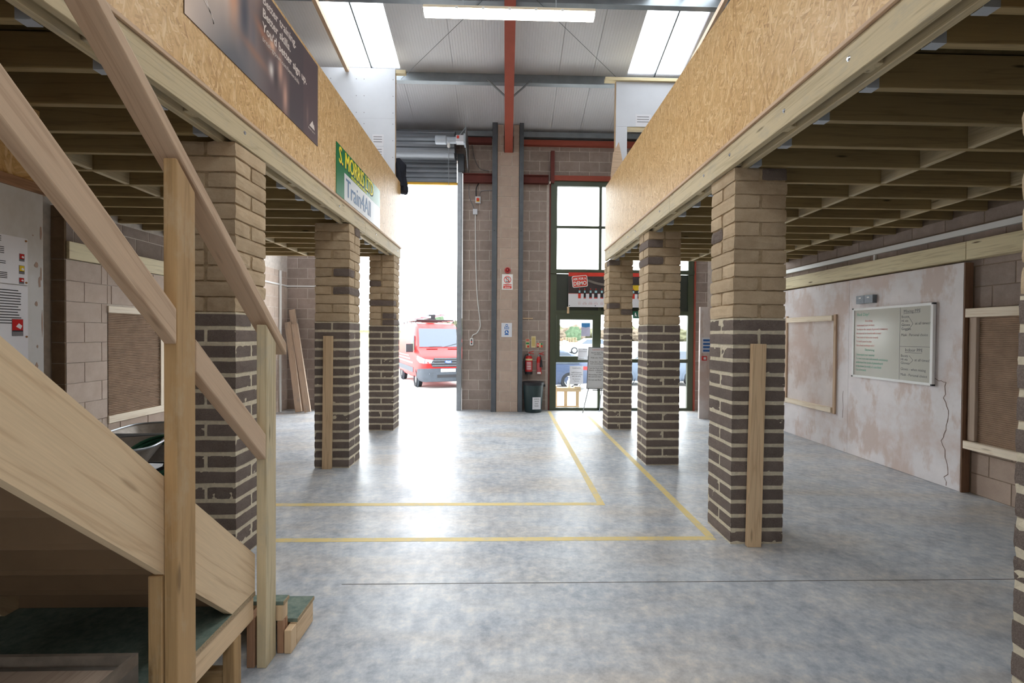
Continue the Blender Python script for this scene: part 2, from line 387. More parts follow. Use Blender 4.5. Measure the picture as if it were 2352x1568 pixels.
# flat prints on a plane: P(u,v) = o + u*x + v*y
class Plane:
    def __init__(s, o, x, y): s.o = Vector(o); s.x = Vector(x).normalized(); s.y = Vector(y).normalized(); s.n = s.x.cross(s.y)
    def p(s, u, v, h=0): return s.o+s.x*u+s.y*v+s.n*h
    def rect(s, mb, u0, u1, v0, v1, h=.001, t=.0012, mi=0): return mb.prism([s.p(u0, v0, h), s.p(u1, v0, h), s.p(u1, v1, h), s.p(u0, v1, h)], -s.n*t, mi)
    def poly(s, mb, pts, h=.001, t=.0012, mi=0): return mb.prism([s.p(u, v, h) for u, v in pts], -s.n*t, mi)
    def disc(s, mb, u, v, r, h=.001, t=.0012, n=24, mi=0): return s.poly(mb, [(u+r*math.cos(2*PI*k/n), v+r*math.sin(2*PI*k/n)) for k in range(n)], h, t, mi)
    def line(s, mb, u0, v0, u1, v1, w, h=.001, t=.0012, mi=0):
        d = Vector((u1-u0, v1-v0)).normalized()*w/2; q = Vector((-d.y, d.x))
        return s.poly(mb, [(u0-q.x, v0-q.y), (u1-q.x, v1-q.y), (u1+q.x, v1+q.y), (u0+q.x, v0+q.y)], h, t, mi)
    def text(s, name, body, size, u, v, mat, parent, h=.0022, **k): return text(name, body, size, s.x, s.y, s.p(u, v, h), mat, parent, **k)
def rrect(u0, u1, v0, v1, r, n=5):
    pts = []
    for cx, cy, a in ((u1-r, v1-r, 0), (u0+r, v1-r, 1), (u0+r, v0+r, 2), (u1-r, v0+r, 3)):
        for k in range(n+1):
            t = (a+k/n)*PI/2; pts.append((cx+r*math.cos(t), cy+r*math.sin(t)))
    return pts

# ------------------------------------------------------------------ blockwork
_blk = {}
def block_mesh(L, Hh, D, mat, ch=.002):
    k = (round(L, 3), round(Hh, 3), D, mat.name)
    if k in _blk: return _blk[k]
    a, b = L/2, Hh/2
    v = [(-a, D, -b), (a, D, -b), (a, D, b), (-a, D, b), (-a, ch, -b), (a, ch, -b), (a, ch, b), (-a, ch, b), (-a+ch, 0, -b+ch), (a-ch, 0, -b+ch), (a-ch, 0, b-ch), (-a+ch, 0, b-ch)]
    f = [(0, 3, 2, 1)] + [(i, (i+1) % 4, 4+(i+1) % 4, 4+i) for i in range(4)] + [(4+i, 4+(i+1) % 4, 8+(i+1) % 4, 8+i) for i in range(4)] + [(8, 9, 10, 11)]
    me = MB().add(v, f).mesh('block', mat); _blk[k] = me; return me
def blocks(parent, o, u, n, u0, u1, z0, z1, mat, holes=(), L=.45, Hc=.225, j=.011, D=.06, phase=0., name='block'):
    # face plane through o, horizontal axis u, outward normal n; face stands at the plane, D back into the wall
    u = Vector(u); n = Vector(n); o = Vector(o)
    k0 = int(math.floor(z0/Hc+1e-6))
    k = k0
    while k*Hc < z1-.02:
        a, b = max(k*Hc, z0), min((k+1)*Hc, z1)
        if b-a > .04:
            segs = [(u0, u1)]
            for hu0, hu1, hz0, hz1 in holes:
                if hz0 < (a+b)/2 < hz1:
                    ns = []
                    for s0, s1 in segs:
                        if hu1 <= s0 or hu0 >= s1: ns.append((s0, s1)); continue
                        if hu0 > s0: ns.append((s0, hu0))
                        if hu1 < s1: ns.append((hu1, s1))
                    segs = ns
            off = phase+(L/2 if k % 2 else 0)
            for s0, s1 in segs:
                t = math.floor((s0-off)/L)*L+off
                while t < s1-.001:
                    p0, p1 = max(t, s0), min(t+L, s1)
                    if p1-p0 > .035:
                        ln = round((p1-p0-j)*200)/200; hh = round((b-a-j)*200)/200
                        c = o+u*((p0+p1)/2)+Vector((0, 0, (a+b)/2))
                        xx = u if u.cross(-n).z > 0 else -u
                        M = frame(xx, -n, c)
                        link(name, block_mesh(ln, hh, D, mat), parent, M)
                    t += L
        k += 1

# ------------------------------------------------------------------ floor, ground, walls
XL, XR, YF, YB = -4.9, 5.1, 10.7, -7.0
fl = MB().box(XL-.25, XR+.25, YB-.25, YF+.22, -.25, 0)
FL = struct('floor', fl, FLOOR)
mb = MB()
mb.box(-2.3, 1.0, 4.67, 4.745, 0, .0012); FL1 = obj('painted_line', mb, YLINE, FL)
mb = MB().box(.93, 1.0, 4.745, 10.5, 0, .0012); obj('painted_line', mb, YLINE, FL)
mb = MB().box(-1.92, 1.76, 3.86, 3.93, 0, .0012); obj('painted_line', mb, YLINE, FL)
mb = MB().box(1.7, 1.77, 3.93, 10.3, 0, .0012); obj('painted_line', mb, YLINE, FL)
mb = MB().box(-1.1, 5.0, 3.198, 3.205, 0, .0008); obj('saw_cut', mb, mk('joint_dark', sc(104, 100, 96), .9), FL)

g = MB()
rows = [(10.92, -.02), (11.6, -.04), (13.2, -.26), (40, -.3), (56, .3), (64, .5), (160, 1.2)]
for i in range(len(rows)-1):
    (a, za), (b, zb) = rows[i], rows[i+1]
    g.add([(-90, a, za), (90, a, za), (90, b, zb), (-90, b, zb)], [(0, 1, 2, 3)])
yard = mk('pale_concrete_yard', sc(196, 194, 190), .8, .2, 0, .05, .8)
struct('ground_outside', g, yard)
g2 = MB().add([(-60, -60, -.05), (60, -60, -.05), (60, YB-.3, -.05), (-60, YB-.3, -.05)], [(0, 1, 2, 3)])
struct('ground_rear', g2, yard)

# far wall: mortar core in boxes around the openings, blocks set in it
DX0, DX1, DZ1 = -4.05, -1.0, 5.6          # shutter opening
GX0, GX1, GZ1 = .96, 4.26, 5.17           # glazed screen opening
wf = MB()
for x0, x1, z0, z1 in ((XL-.2, DX0, 0, 6.3), (DX0, DX1, DZ1, 6.3), (DX1, GX0, 0, 6.3), (GX0, GX1, GZ1, 6.3), (GX1, XR+.2, 0, 6.3)):
    wf.box(x0, x1, YF+.0035, YF+.2, z0, z1)
WF = struct('wall_far', wf, BMORT)
blocks(WF, (0, YF, 0), (1, 0, 0), (0, -1, 0), XL, 4.6, 0, 5.94, BLOCK, holes=((DX0, DX1, -1, DZ1), (GX0-.06, GX1+.06, -1, GZ1), (-.3, .34, -1, 6.4)), phase=-.17)
wl = MB(); wl.box(XL-.2, XL-.0035, YB, YF+.2, 0, 8.4)
WL = struct('wall_left', wl, BMORT)
blocks(WL, (XL, 0, 0), (0, 1, 0), (1, 0, 0), 7.31, YF, 0, 3.06, BLOCK_L)
blocks(WL, (XL, 0, 0), (0, 1, 0), (1, 0, 0), 5.27, 7.3, 2.7, 3.06, BLOCK, phase=.1)
wr = MB(); wr.box(XR+.0035, XR+.2, YB, YF+.2, 0, 8.4)
WR = struct('wall_right', wr, BMORT_D)
blocks(WR, (XR, 0, 0), (0, 1, 0), (-1, 0, 0), 3.4, 9.4, 2.475, 3.07, BLOCK, phase=.2)
blocks(WR, (XR, 0, 0), (0, 1, 0), (-1, 0, 0), 3.6, 5.02, 2.02, 2.475, BLOCK, phase=.1)
blocks(WR, (XR, 0, 0), (0, 1, 0), (-1, 0, 0), 3.6, 5.02, 0, .5, BLOCK_P, phase=.1)
wb = MB()
for x0, x1, z0, z1 in ((XL-.2, -1.0, 0, 8.4), (1.0, XR+.2, 0, 8.4), (-1.0, 1.0, 3.7, 8.4), (-1.0, 1.0, 0, 2.3)): wb.box(x0, x1, YB-.2, YB, z0, z1)  # the hole is an unseen opening added to admit light from behind
struct('wall_rear', wb, BMORT)
# gable strips above the far wall eaves are closed by the roof itself

# roof: ribbed white liner sheets as pieces, rooflights between them
ribs_cache = {}
def sheet(x0, x1, y0, y1, parent, sgn=1):
    mb = MB(); n = int(round((x1-x0)/.05)); xs = []
    for i in range(n):
        a = x0+i*.05; xs += [(a, 0), (a+.037, 0), (a+.041, .003), (a+.046, .003)]
    xs.append((x1, 0))
    vs = []
    for y in (y0, y1):
        for x, dz in xs: vs.append((x, y, roof_z(y)+dz))
    N = len(xs)
    fs = [(i, i+1, N+i+1, N+i) for i in range(N-1)]
    mb.add(vs, fs)
    # upper skin so the sheet has thickness
    t = .05; v2 = [(x0-.004, y0, roof_z(y0)+t), (x1+.004, y0, roof_z(y0)+t), (x1+.004, y1, roof_z(y1)+t), (x0-.004, y1, roof_z(y1)+t)]
    mb.add(v2, [(0, 1, 2, 3)])
    return obj('roof_sheet', mb, ROOFM, parent, False)
ce = MB()
ce.prism([(XL-.2, 1.85-.06, roof_z(1.85)-.01), (XL-.2, 1.85+.06, roof_z(1.85)-.01), (XL-.2, 1.85+.06, roof_z(1.85)+.08), (XL-.2, 1.85-.06, roof_z(1.85)+.08)], (XR-XL+.4, 0, 0))
CE = struct('ceiling', ce, ROOFM)
RLX = ((-3.08, -2.03), (2.28, 3.32))
cuts = [XL-.2, -4.08, -3.08, -2.03, -1.03, -.03, .97, 1.62, 2.28, 3.32, 4.32, XR+.2]
for a, b in zip(cuts[:-1], cuts[1:]):
    if (a, b) in RLX: spans = ((9.05, YF+.25), (1.85, 2.2), (1.5, 1.85), (YB-.2, -5.05))
    else: spans = ((1.85, YF+.25), (YB-.2, 1.85))
    for y0, y1 in spans: sheet(a+.003, b-.003, y0, y1, CE)
k = 0
for (a, b) in RLX:
    for y0, y1 in ((2.2, 9.05), (-5.05, 1.5)):
        k += 1
        mb = MB().add([(a, y0, roof_z(y0)+.03), (b, y0, roof_z(y0)+.03), (b, y1, roof_z(y1)+.03), (a, y1, roof_z(y1)+.03)], [(0, 1, 2, 3)])
        win = struct('window_%d' % (k+1), mb, GRP)
        xm = (a+b)/2
        obj('glazing_bar', MB().prism([(xm-.011, y0, roof_z(y0)-.03), (xm+.011, y0, roof_z(y0)-.03), (xm+.011, y0, roof_z(y0)+.028), (xm-.011, y0, roof_z(y0)+.028)], (0, y1-y0, roof_z(y1)-roof_z(y0))), GUARD, win)
# purlins (Z section) and rafter
def purlin(y, lab):
    z = roof_z(y)
    t = thing('roof_purlin', lab, 'purlin', (0, y, z-.2))
    mb = MB(); pr = [(y-.07, z-.2), (y-.07, z-.185), (y, z-.2), (y+.004, z-.005), (y+.07, z-.012), (y+.07, z-.02), (y+.012, z-.018), (y+.008, z-.215), (y-.06, z-.215)]
    mb.prism([(XL, a, b) for a, b in [(y-.07, z-.19), (y-.07, z-.205), (y+.012, z-.225), (y+.012, z-.02), (y+.075, z-.035), (y+.075, z-.03), (y+.004, z-.006), (y+.004, z-.205), (y-.064, z-.19)]], (XR-XL, 0, 0))
    obj('section', mb, DGALV, t); return t
purlin(9.08, 'galvanised purlin crossing the roof above the two plasterboard partitions')
purlin(7.5, 'galvanised purlin at the top edge, next to the strip light')
RT_ = thing('red_rafter', 'red oxide steel rafter running up the middle of the roof', 'rafter', (0, 10.41, 5.69))
mb = MB(); hx0, hx1 = -.062, .112
top = lambda y: roof_z(y)-.225
mb.prism([(hx0, 10.52, 5.66), (hx0, 10.41, 5.69), (hx0, 8.9, 6.2), (hx0, 1.85, top(1.85)-.28), (hx0, 1.85, top(1.85)-.265), (hx0, 8.9, 6.215), (hx0, 10.41, 5.705), (hx0, 10.52, 5.675)], (hx1-hx0, 0, 0)); obj('bottom_flange', mb, REDST, RT_)
mb = MB(); mb.prism([(.02, 10.52, 5.67), (.02, 8.9, 6.21), (.02, 1.85, top(1.85)-.27), (.02, 1.85, top(1.85)), (.02, 10.52, top(10.52))], (.012, 0, 0)); obj('web', mb, REDST, RT_)
mb = MB(); mb.prism([(hx0, 10.52, top(10.52)-.012), (hx0, 1.85, top(1.85)-.012), (hx0, 1.85, top(1.85)), (hx0, 10.52, top(10.52))], (hx1-hx0, 0, 0)); obj('top_flange', mb, REDST, RT_)
for s in (-1, 1):
    mb = MB().tube([(.025+s*.06, 9.0, roof_z(9.0)-.5), (.025+s*.42, 9.02, roof_z(9.02)-.17)], .018, 6); obj('fly_brace', mb, DGALV, RT_)
for s, x1 in ((-1, -2.15), (1, 2.35)):
    mb = MB().tube([(.02+s*.12, 7.1, roof_z(7.1)-.25), (x1, 9.15, roof_z(9.15)-.2)], .004, 5)
    tag(obj('bracing_rod', mb, GUARD, None), 'thin steel bracing rod under the roof %s the red rafter' % ('left of' if s < 0 else 'right of'), 'rod')
# eaves: grey gutter beam and red beams
tag(obj('eaves_beam', MB().prism([(XL, 10.5, 6.08), (XL, 10.52, 6.2), (XL, 10.62, 6.24), (XL, 10.68, 6.1)], (XR-XL, 0, 0)), DGALV), 'grey galvanised eaves beam at the top of the far wall', 'beam')
def ibeam(x0, x1, y0, y1, z0, z1, mb):
    mb.box(x0, x1, y0, y1, z0, z0+.014); mb.box(x0, x1, y0, y1, z1-.014, z1); mb.box(x0, x1, (y0+y1)/2-.006, (y0+y1)/2+.006, z0, z1)
mb = MB(); mb.box(XL, -.35, 10.55, 10.69, 5.955, 6.075); tag(obj('red_eaves_beam', mb, DREDST), 'red steel beam under the eaves above the roller shutter', 'beam')
mb = MB(); mb.box(.36, XR, 10.58, 10.69, 5.94, 6.05); tag(obj('red_eaves_beam', mb, REDST), 'red steel beam under the eaves right of the block pier', 'beam')
mb = MB(); ibeam(-.98, -.34, 10.56, 10.69, 5.09, 5.28, mb); tag(obj('red_lintel_beam', mb, DREDST), 'dusty dark red beam between roller shutter and block pier', 'beam')
mb = MB(); ibeam(.36, .92, 10.56, 10.69, 5.09, 5.27, mb); tag(obj('red_lintel_beam', mb, DREDST), 'dusty dark red beam between block pier and glazed screen', 'beam')
mb = MB(); mb.box(.98, 4.6, 10.58, 10.69, 5.16, 5.27); tag(obj('red_lintel_beam', mb, REDST), 'red beam lying along the head of the glazed screen', 'beam')
mb = MB(); mb.box(.965, 1.05, 10.54, 10.64, 5.10, 5.8); mb.box(.955, .983, 10.63, 10.7, 0, 5.1); tag(obj('red_post', mb, DREDST), 'slim red steel post at the left edge of the glazed screen', 'post')
mb = MB(); mb.box(4.25, 4.29, 10.6, 10.7, 0, 5.1); tag(obj('red_post', mb, REDST), 'slim red steel post at the right edge of the glazed screen', 'post')

# ------------------------------------------------------------------ block pier in the middle, steel guards
PR = thing('block_pier', 'concrete block pier in the middle of the far wall under the red rafter', 'pier', (0, 10.5, 0))
mb = MB(); PX0, PX1 = -.22, .262
mb.box(PX0+.006, PX1-.006, 10.417, 10.699, 0, 5.66); mb.box(PX0+.006, -.08, 10.417, 10.699, 5.66, 6.3); mb.box(.135, PX1-.006, 10.417, 10.699, 5.66, 6.3)
mb.box(-.31, PX0, 10.46, 10.699, 0, 6.05); mb.box(PX1, .34, 10.46, 10.699, 0, 6.05)
obj('mortar', mb, BMORT, PR)
blocks(PR, (0, 10.41, 0), (1, 0, 0), (0, -1, 0), PX0, PX1, 0, 5.7, BLOCK_P, L=.47, phase=.1, D=.05)
blocks(PR, (0, 10.41, 0), (1, 0, 0), (0, -1, 0), PX0, -.08, 5.7, 6.3, BLOCK_P, phase=.3, D=.05)
blocks(PR, (0, 10.41, 0), (1, 0, 0), (0, -1, 0), .135, PX1, 5.7, 6.3, BLOCK_P, phase=.3, D=.05)
for x0, x1, sd in ((-.33, -.222, 'left'), (.264, .355, 'right')):
    t = thing('steel_guard', 'tall grey steel guard on the %s edge of the block pier' % sd, 'guard', ((x0+x1)/2, 10.4, 0))
    obj('flange', MB().box(x0, x1, 10.385, 10.397, 0, 6.33), GUARD, t)
    xe = x0 if sd == 'left' else x1-.012
    obj('return', MB().box(xe, xe+.012, 10.397, 10.62, 0, 6.33), GUARD, t)
    obj('bolt', MB().cyl(((x0+x1)/2, 10.385, 3.98), ((x0+x1)/2, 10.375, 3.98), .012, n=8), BLACK, t)

# ------------------------------------------------------------------ brick pillars
random.seed(3)
def rough_brick(L, W, Hh, rad, jit, seed, mat):
    bm = bmesh.new(); bmesh.ops.create_cube(bm, size=1)
    bmesh.ops.subdivide_edges(bm, edges=bm.edges[:], cuts=3, use_grid_fill=True)
    hx, hy, hz = L/2, W/2, Hh/2
    for v in bm.verts:
        p = Vector((v.co.x*2*hx, v.co.y*2*hy, v.co.z*2*hz))
        q = Vector((max(-hx+rad, min(hx-rad, p.x)), max(-hy+rad, min(hy-rad, p.y)), max(-hz+rad, min(hz-rad, p.z))))
        d = p-q
        if d.length > 0: p = q+d.normalized()*rad
        nn = noise.noise_vector(p*17+Vector((seed*5.3, seed*2.1, seed)))
        n2 = noise.noise_vector(p*60+Vector((seed, seed*3.7, seed*1.3)))
        v.co = p+nn*jit+n2*jit*.5
    me = bpy.data.meshes.new('brick'); bm.to_mesh(me); bm.free(); me.materials.append(mat); return me
CT, CD = .1115, .1152      # course heights of the upper tan and lower dark bricks
def lib(mat, Hh, rad, jit):
    return [rough_brick(.436, .209, Hh, rad, jit, s, mat) for s in range(8)]
LIB_T = lib(BRICK_T, .1085, .014, .0055); LIB_TD = lib(BRICK_D, .1065, .018, .006); LIB_D = lib(BRICK_D, .088, .006, .003)
def half(libset, mat, Hh, rad, jit): return [rough_brick(.209, .209, Hh, rad, jit, s+20, mat) for s in range(8)]
HALF_T = half(LIB_T, BRICK_T, .1085, .014, .0055); HALF_TD = half(LIB_T, BRICK_D, .1065, .018, .006); HALF_D = half(LIB_D, BRICK_D, .088, .006, .003)
def mortar_core(x0, y0, z0, z1, wdt, inset, jit, seed):
    jit *= .75; mb = MB(); n = 14; nz = int((z1-z0)/.028); per = []
    a = x0+inset; b = x0+wdt-inset; c = y0+inset; d = y0+wdt-inset
    ring = [(a+(b-a)*i/n, c) for i in range(n)]+[(b, c+(d-c)*i/n) for i in range(n)]+[(b-(b-a)*i/n, d) for i in range(n)]+[(a, d-(d-c)*i/n) for i in range(n)]
    cx, cy2 = x0+wdt/2, y0+wdt/2; vs = []
    for k in range(nz+1):
        z = z0+(z1-z0)*k/nz
        for (x, y) in ring:
            nn = noise.noise(Vector((x*26, y*26, z*30+seed*9)))
            dx, dy = (x-cx), (y-cy2); m = max(abs(dx), abs(dy)); o = nn*jit
            vs.append((x+(dx/m*o if abs(dx) > .97*m else 0), y+(dy/m*o if abs(dy) > .97*m else 0), z))
    N = len(ring); fs = [(k*N+i, k*N+(i+1) % N, (k+1)*N+(i+1) % N, (k+1)*N+i) for k in range(nz) for i in range(N)]
    fs += [tuple(range(N))[::-1], tuple(range(nz*N, (nz+1)*N))]
    return mb.add(vs, fs)
def pillar(x0, y0, ztop, label, seed):
    rnd = random.Random(seed); W = .44
    t = thing('brick_pillar', label, 'pillar', (x0+W/2, y0+W/2, 0), 'brick pillars under the mezzanines')
    zt = 16*CD
    obj('mortar', mortar_core(x0, y0, 0, zt, W, .006, .006, seed), MORTAR_L, t)
    obj('mortar', mortar_core(x0, y0, zt, ztop-.004, W, .016, .006, seed+4), MORTAR_T, t)
    nT = 11; ct = (ztop-zt)/nT
    for k in range(16+nT):
        up = k >= 16
        z = k*CD+CD/2 if not up else zt+(k-16+.5)*ct
        along = (k % 2 == (seed % 2))
        dark = (lambda: rnd.random() < .09) if up else (lambda: True)
        for j in (0, 1):
            L_ = (LIB_TD if (up and dark()) else LIB_T) if up else LIB_D
            c = (x0+W/2, y0+.1055+j*.229, z) if along else (x0+.1055+j*.229, y0+W/2, z)
            rz = (0 if along else PI/2)+(PI if rnd.random() < .5 else 0)
            jit = .004 if up else .0015
            # a full-length unit; in the tan courses some are laid as two halves
            if up and rnd.random() < .12:
                for q in (-1, 1):
                    H_ = HALF_TD if rnd.random() < .13 else HALF_T
                    cc = (c[0]+(q*.1145 if along else 0), c[1]+(0 if along else q*.1145), z)
                    link('brick', rnd.choice(H_), t, Matrix.Translation((cc[0]+rnd.uniform(-jit, jit), cc[1]+rnd.uniform(-jit, jit), cc[2])) @ Matrix.Rotation(rz+rnd.uniform(-.012, .012), 4, 'Z'))
            else:
                link('brick', rnd.choice(L_), t, Matrix.Translation((c[0]+rnd.uniform(-jit, jit), c[1]+rnd.uniform(-jit, jit), c[2])) @ Matrix.Rotation(rz+rnd.uniform(-.006, .006), 4, 'Z'))
    return t
ZP = 3.065; ZPL = 3.085
pillar(1.835, 3.78, ZP, 'brick pillar with a timber upright, nearest of the right row seen whole', 11)
pillar(1.835, 6.11, ZP, 'second brick pillar of the right row, behind the one with a timber upright', 12)
pillar(1.835, 8.45, ZP, 'farthest brick pillar on the right, in front of the flip chart', 13)
pillar(1.835, 1.21, ZP, 'brick pillar cut by the right edge of the photo', 14)
pillar(-2.41, 3.50, ZPL, 'brick pillar behind the staircase handrails', 15)
pillar(-2.41, 6.00, ZPL, 'brick pillar with a timber upright in the left row', 16)
pillar(-2.41, 8.34, ZPL, 'farthest brick pillar on the left, beside the open roller shutter', 17)
tag(beam('timber_upright', (2.005, 3.74, 0), (2.03, 3.748, 1.635), .115, .04, PINE, None, (1, 0, 0)), 'short pine board standing against the nearest right brick pillar', 'board')
tag(beam('timber_upright', (-2.235, 5.965, 0), (-2.225, 5.972, 1.665), .115, .04, PINE, None, (1, 0, 0)), 'short pine board standing against the second left brick pillar', 'board')

# ------------------------------------------------------------------ mezzanines
def mezz(side):
    R_ = side > 0
    xf = 1.80 if R_ else -1.96                       # inner face of the fascia
    zb = ZP if R_ else ZPL
    y0, y1 = -1.5, (8.66 if R_ else 8.80)
    sgn = 1 if R_ else -1
    t = thing('mezzanine_floor', 'timber mezzanine floor of joists on the %s side of the hall' % ('right' if R_ else 'left'), 'mezzanine', (xf, 4, zb))
    X = lambda d: xf+sgn*d
    def bxs(name, d0, d1, ya, yb, za, zb_, mat, b=.003):
        a, c = sorted((X(d0), X(d1))); return bx(name, a, c, ya, yb, za, zb_, mat, t, b)
    joints = [y0, .9, 4.9, 7.9, y1] if not R_ else [y0, 2.2, 6.4, y1]
    joints = [y0, 1.2, 6.62, y1] if not R_ else [y0, 5.2, y1]
    for a, b in zip(joints[:-1], joints[1:]): bxs('fascia_board', 0, .047, a+.001, b-.001, zb, zb+.178, TREATED)
    bxs('header_beam', .098, .145, y0, y1, zb-.012, zb+.165, TREATED)
    yy = 2.35
    while yy < y1-.3:
        bxs('packer', .047, .098, yy, yy+.09, zb+.01, zb+.1, TREATED); yy += .72
    # deck edge strip and deck
    bxs('deck_edge', -.018, .06, y0, y1, zb+.18, zb+.205, PINE_RAIL, .002)
    x_out = XR if R_ else XL
    a, c = sorted((X(.06), x_out))
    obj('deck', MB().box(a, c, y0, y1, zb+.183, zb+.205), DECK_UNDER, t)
    # joists on steel hangers
    ys = [-.9+i*.4 for i in range(8)] if R_ else [-.85+i*.395 for i in range(8)]
    ys = [y for y in ys if y < 1.95]
    if R_: js = ys+[2.138+.393*i for i in range(17)]
    else: js = ys+[2.165+.3945*i for i in range(17)]
    js = [y for y in js if y < y1-.02]
    zj = zb-.014
    hm = MB()
    for y in js:
        p0 = X(.147); p1 = x_out
        bx('joist', min(p0, p1), max(p0, p1), y, y+.047, zj, zj+.19, JOIST, t)
        hx0, hx1 = sorted((X(.143), X(.215)))
        h = MB().box(hx0, hx1, y-.004, y+.051, zj-.004, zj-.0005).box(hx0, hx1, y-.004, y-.0005, zj, zj+.1).box(hx0, hx1, y+.0475, y+.051, zj, zj+.1)
        obj('joist_hanger', h, HANGER, t)
    rowsx = (3.32, 4.5) if R_ else (-3.55,)
    for rx in rowsx:
        for ya, yb in zip(js[:-1], js[1:]):
            bx('noggin', rx-.022, rx+.025, ya+.048, yb-.001, zj+.002, zj+.188, TREATED, t)
    # coach bolts in the fascia
    for y in ([2.47, 3.05, 3.8, 4.3, 5.55, 6.6, 7.0, 8.3] if R_ else [2.4, 3.6, 5.6, 7.15, 8.55]):
        p = (X(-.006), y, zb+.1)
        obj('coach_bolt', MB().cyl((X(.001), y, zb+.1), p, .016, .008, 10), CHROME, t)
    return t
mezz(1); mezz(-1)
def parapet(side):
    R_ = side > 0; xf = 1.802 if R_ else -1.962; sgn = 1 if R_ else -1
    zb = (ZP if R_ else ZPL)+.205; zt = 4.425 if R_ else 4.475
    t = thing('osb_parapet', 'strand board parapet along the %s mezzanine%s' % (('right', '') if R_ else ('left', ' carrying the two signs')), 'parapet', (xf, 4, zb))
    y1 = 8.65 if R_ else 8.79
    ys = [y1-2.44*i for i in range(5)]
    x0, x1 = sorted((xf, xf+sgn*.018))
    for b, a in zip(ys[:-1], ys[1:]): obj('osb_panel', MB().box(x0, x1, a+.0015, b-.0015, zb, zt), OSB, t)
    yy = y1-.05
    while yy > -1:
        a, c = sorted((xf+sgn*.02, xf+sgn*.067)); bx('stud', a, c, yy-.047, yy, zb, zt-.01, TREATED, t); yy -= .61
    return t
parapet(1); parapet(-1)

# ------------------------------------------------------------------ staircase (left foreground)
ST = thing('staircase', 'pine staircase with handrails and boxed bottom steps in the left foreground', 'staircase', (-1.6, 1.6, 0))
SL = .925                                            # rise over run
def zs_top(y): return .587+(2.384-y)*SL
def zs_bot(y): return .835+(1.748-y)*SL
def stringer(x0, x1, name):
    ya = -.2
    pts = [(2.386, zs_top(2.386)), (2.386, .4), (2.19, .4), (ya, zs_bot(ya)), (ya, zs_top(ya))]
    # local x runs down the slope so that the grain follows the board
    d = Vector((0, 1, -SL)).normalized(); up = Vector((1, 0, 0)).cross(d) * -1
    o_ = Vector((x1, 1.5, zs_top(1.5))); M = frame(d, (1, 0, 0), o_); Mi = M.inverted()
    mb = MB().prism([(x0, y, z) for y, z in pts], (x1-x0, 0, 0)); mb.v = [tuple(Mi @ Vector(p)) for p in mb.v]
    return obj(name, mb, PINE_P, ST, False, M)
stringer(-1.285, -1.25, 'stringer'); stringer(-2.30, -2.265, 'stringer')
RISE, GO = .19, .205
for k in range(12):
    yk = 2.27-GO*k; zt = .4+RISE*(k+1)
    bx('tread', -2.265, -1.285, yk-GO-.01, yk+.02, zt-.025, zt, BROWNPLY, ST)
    bx('riser', -2.265, -1.285, yk-.02, yk-.002, zt-RISE, zt-.026, BROWNPLY, ST)
# box landing under the foot of the flight, and two box steps in front of it
def boxstep(x0, x1, y0, y1, zt, front_h, nm):
    obj(nm, MB().box(x0, x1, y0, y1, zt-.022, zt), [CHIP], ST)
    bx('step_frame', x1-.045, x1-.004, y0, y1-.004, zt-.022-front_h, zt-.0225, PINE, ST)
boxstep(-2.36, -1.252, .95, 2.39, .398, .118, 'landing_board')
obj('board_edge', MB().box(-1.252, -1.2495, .95, 2.39, .377, .397), CHIP_EDGE, ST)
bx('step_leg', -1.31, -1.256, 2.215, 2.275, 0, .257, TREATED_POST, ST)
bx('step_leg', -2.35, -2.30, 2.215, 2.28, 0, .257, TREATED_POST, ST)
bx('step_frame', -2.36, -1.3, 2.34, 2.385, .257, .375, PINE, ST)
bx('step_rail', -2.3, -1.312, 2.23, 2.27, .02, .11, TREATED_POST, ST)
for x0, x1, y0, y1, zt, dep in ((-2.3, -1.165, 2.505, 2.568, .28, .085), (-2.3, -1.12, 2.57, 2.79, .15, .125)):
    obj('step_board', MB().box(x0, x1, y0, y1, zt-.02, zt), CHIP, ST)
    obj('board_edge', MB().box(x1, x1+.003, y0, y1, zt-.02, zt-.001), CHIP_EDGE, ST)
    bx('step_frame', x1-.04, x1-.003, y0, y1-.004, zt-.02-dep, zt-.0205, PINE, ST)
    bx('step_frame', x0, x1-.041, y1-.045, y1-.004, max(0, zt-.02-dep), zt-.0205, PINE, ST)
bx('step_frame', -1.162, -1.124, 2.505, 2.569, 0, .125, PINE, ST)
for yy in (2.508, 2.538): bx('step_leg', -1.2, -1.166, yy, yy+.022, 0, .174, BROWNWOOD, ST)
bx('step_leg', -1.3, -1.26, 2.4, 2.5, 0, .257, BROWNWOOD, ST)
# sheet added to close the wall side and darken the space under the flight
ob_ = MB().prism([(-2.34, 1.02, .399), (-2.34, 2.38, .399), (-2.34, 2.38, .47), (-2.34, .0, zs_bot(0)+.14), (-2.34, .0, .399)], (.012, 0, 0))
obj('added_shade_sheet', ob_, mk('light_blocking_sheet', sc(70, 60, 50), .85, .1, 0, .15, 4), ST)
# newel posts
def newel(x0, x1, y0, y1, z0, z1, mat, name='newel_post'):
    # top cut to the rake of the handrail
    L = z1-z0; mb = MB(); zc = (z0+z1)/2
    lo = z1-(y1-y0)*SL
    v = [(z0-zc, 0, 0)]
    pts = [(x0, y0, z0), (x1, y0, z0), (x1, y1, z0), (x0, y1, z0), (x0, y0, z1), (x1, y0, z1), (x1, y1, lo), (x0, y1, lo)]
    M = frame((0, 0, 1), (1, 0, 0), ((x0+x1)/2, (y0+y1)/2, zc)); Mi = M.inverted()
    mb.add([tuple(Mi @ Vector(p)) for p in pts], [(3, 2, 1, 0), (4, 5, 6, 7), (0, 1, 5, 4), (1, 2, 6, 5), (2, 3, 7, 6), (3, 0, 4, 7)])
    o = obj(name, mb, mat, ST, False, M)
    bv = o.modifiers.new('bevel', 'BEVEL'); bv.width = .004; bv.segments = 2
    return o
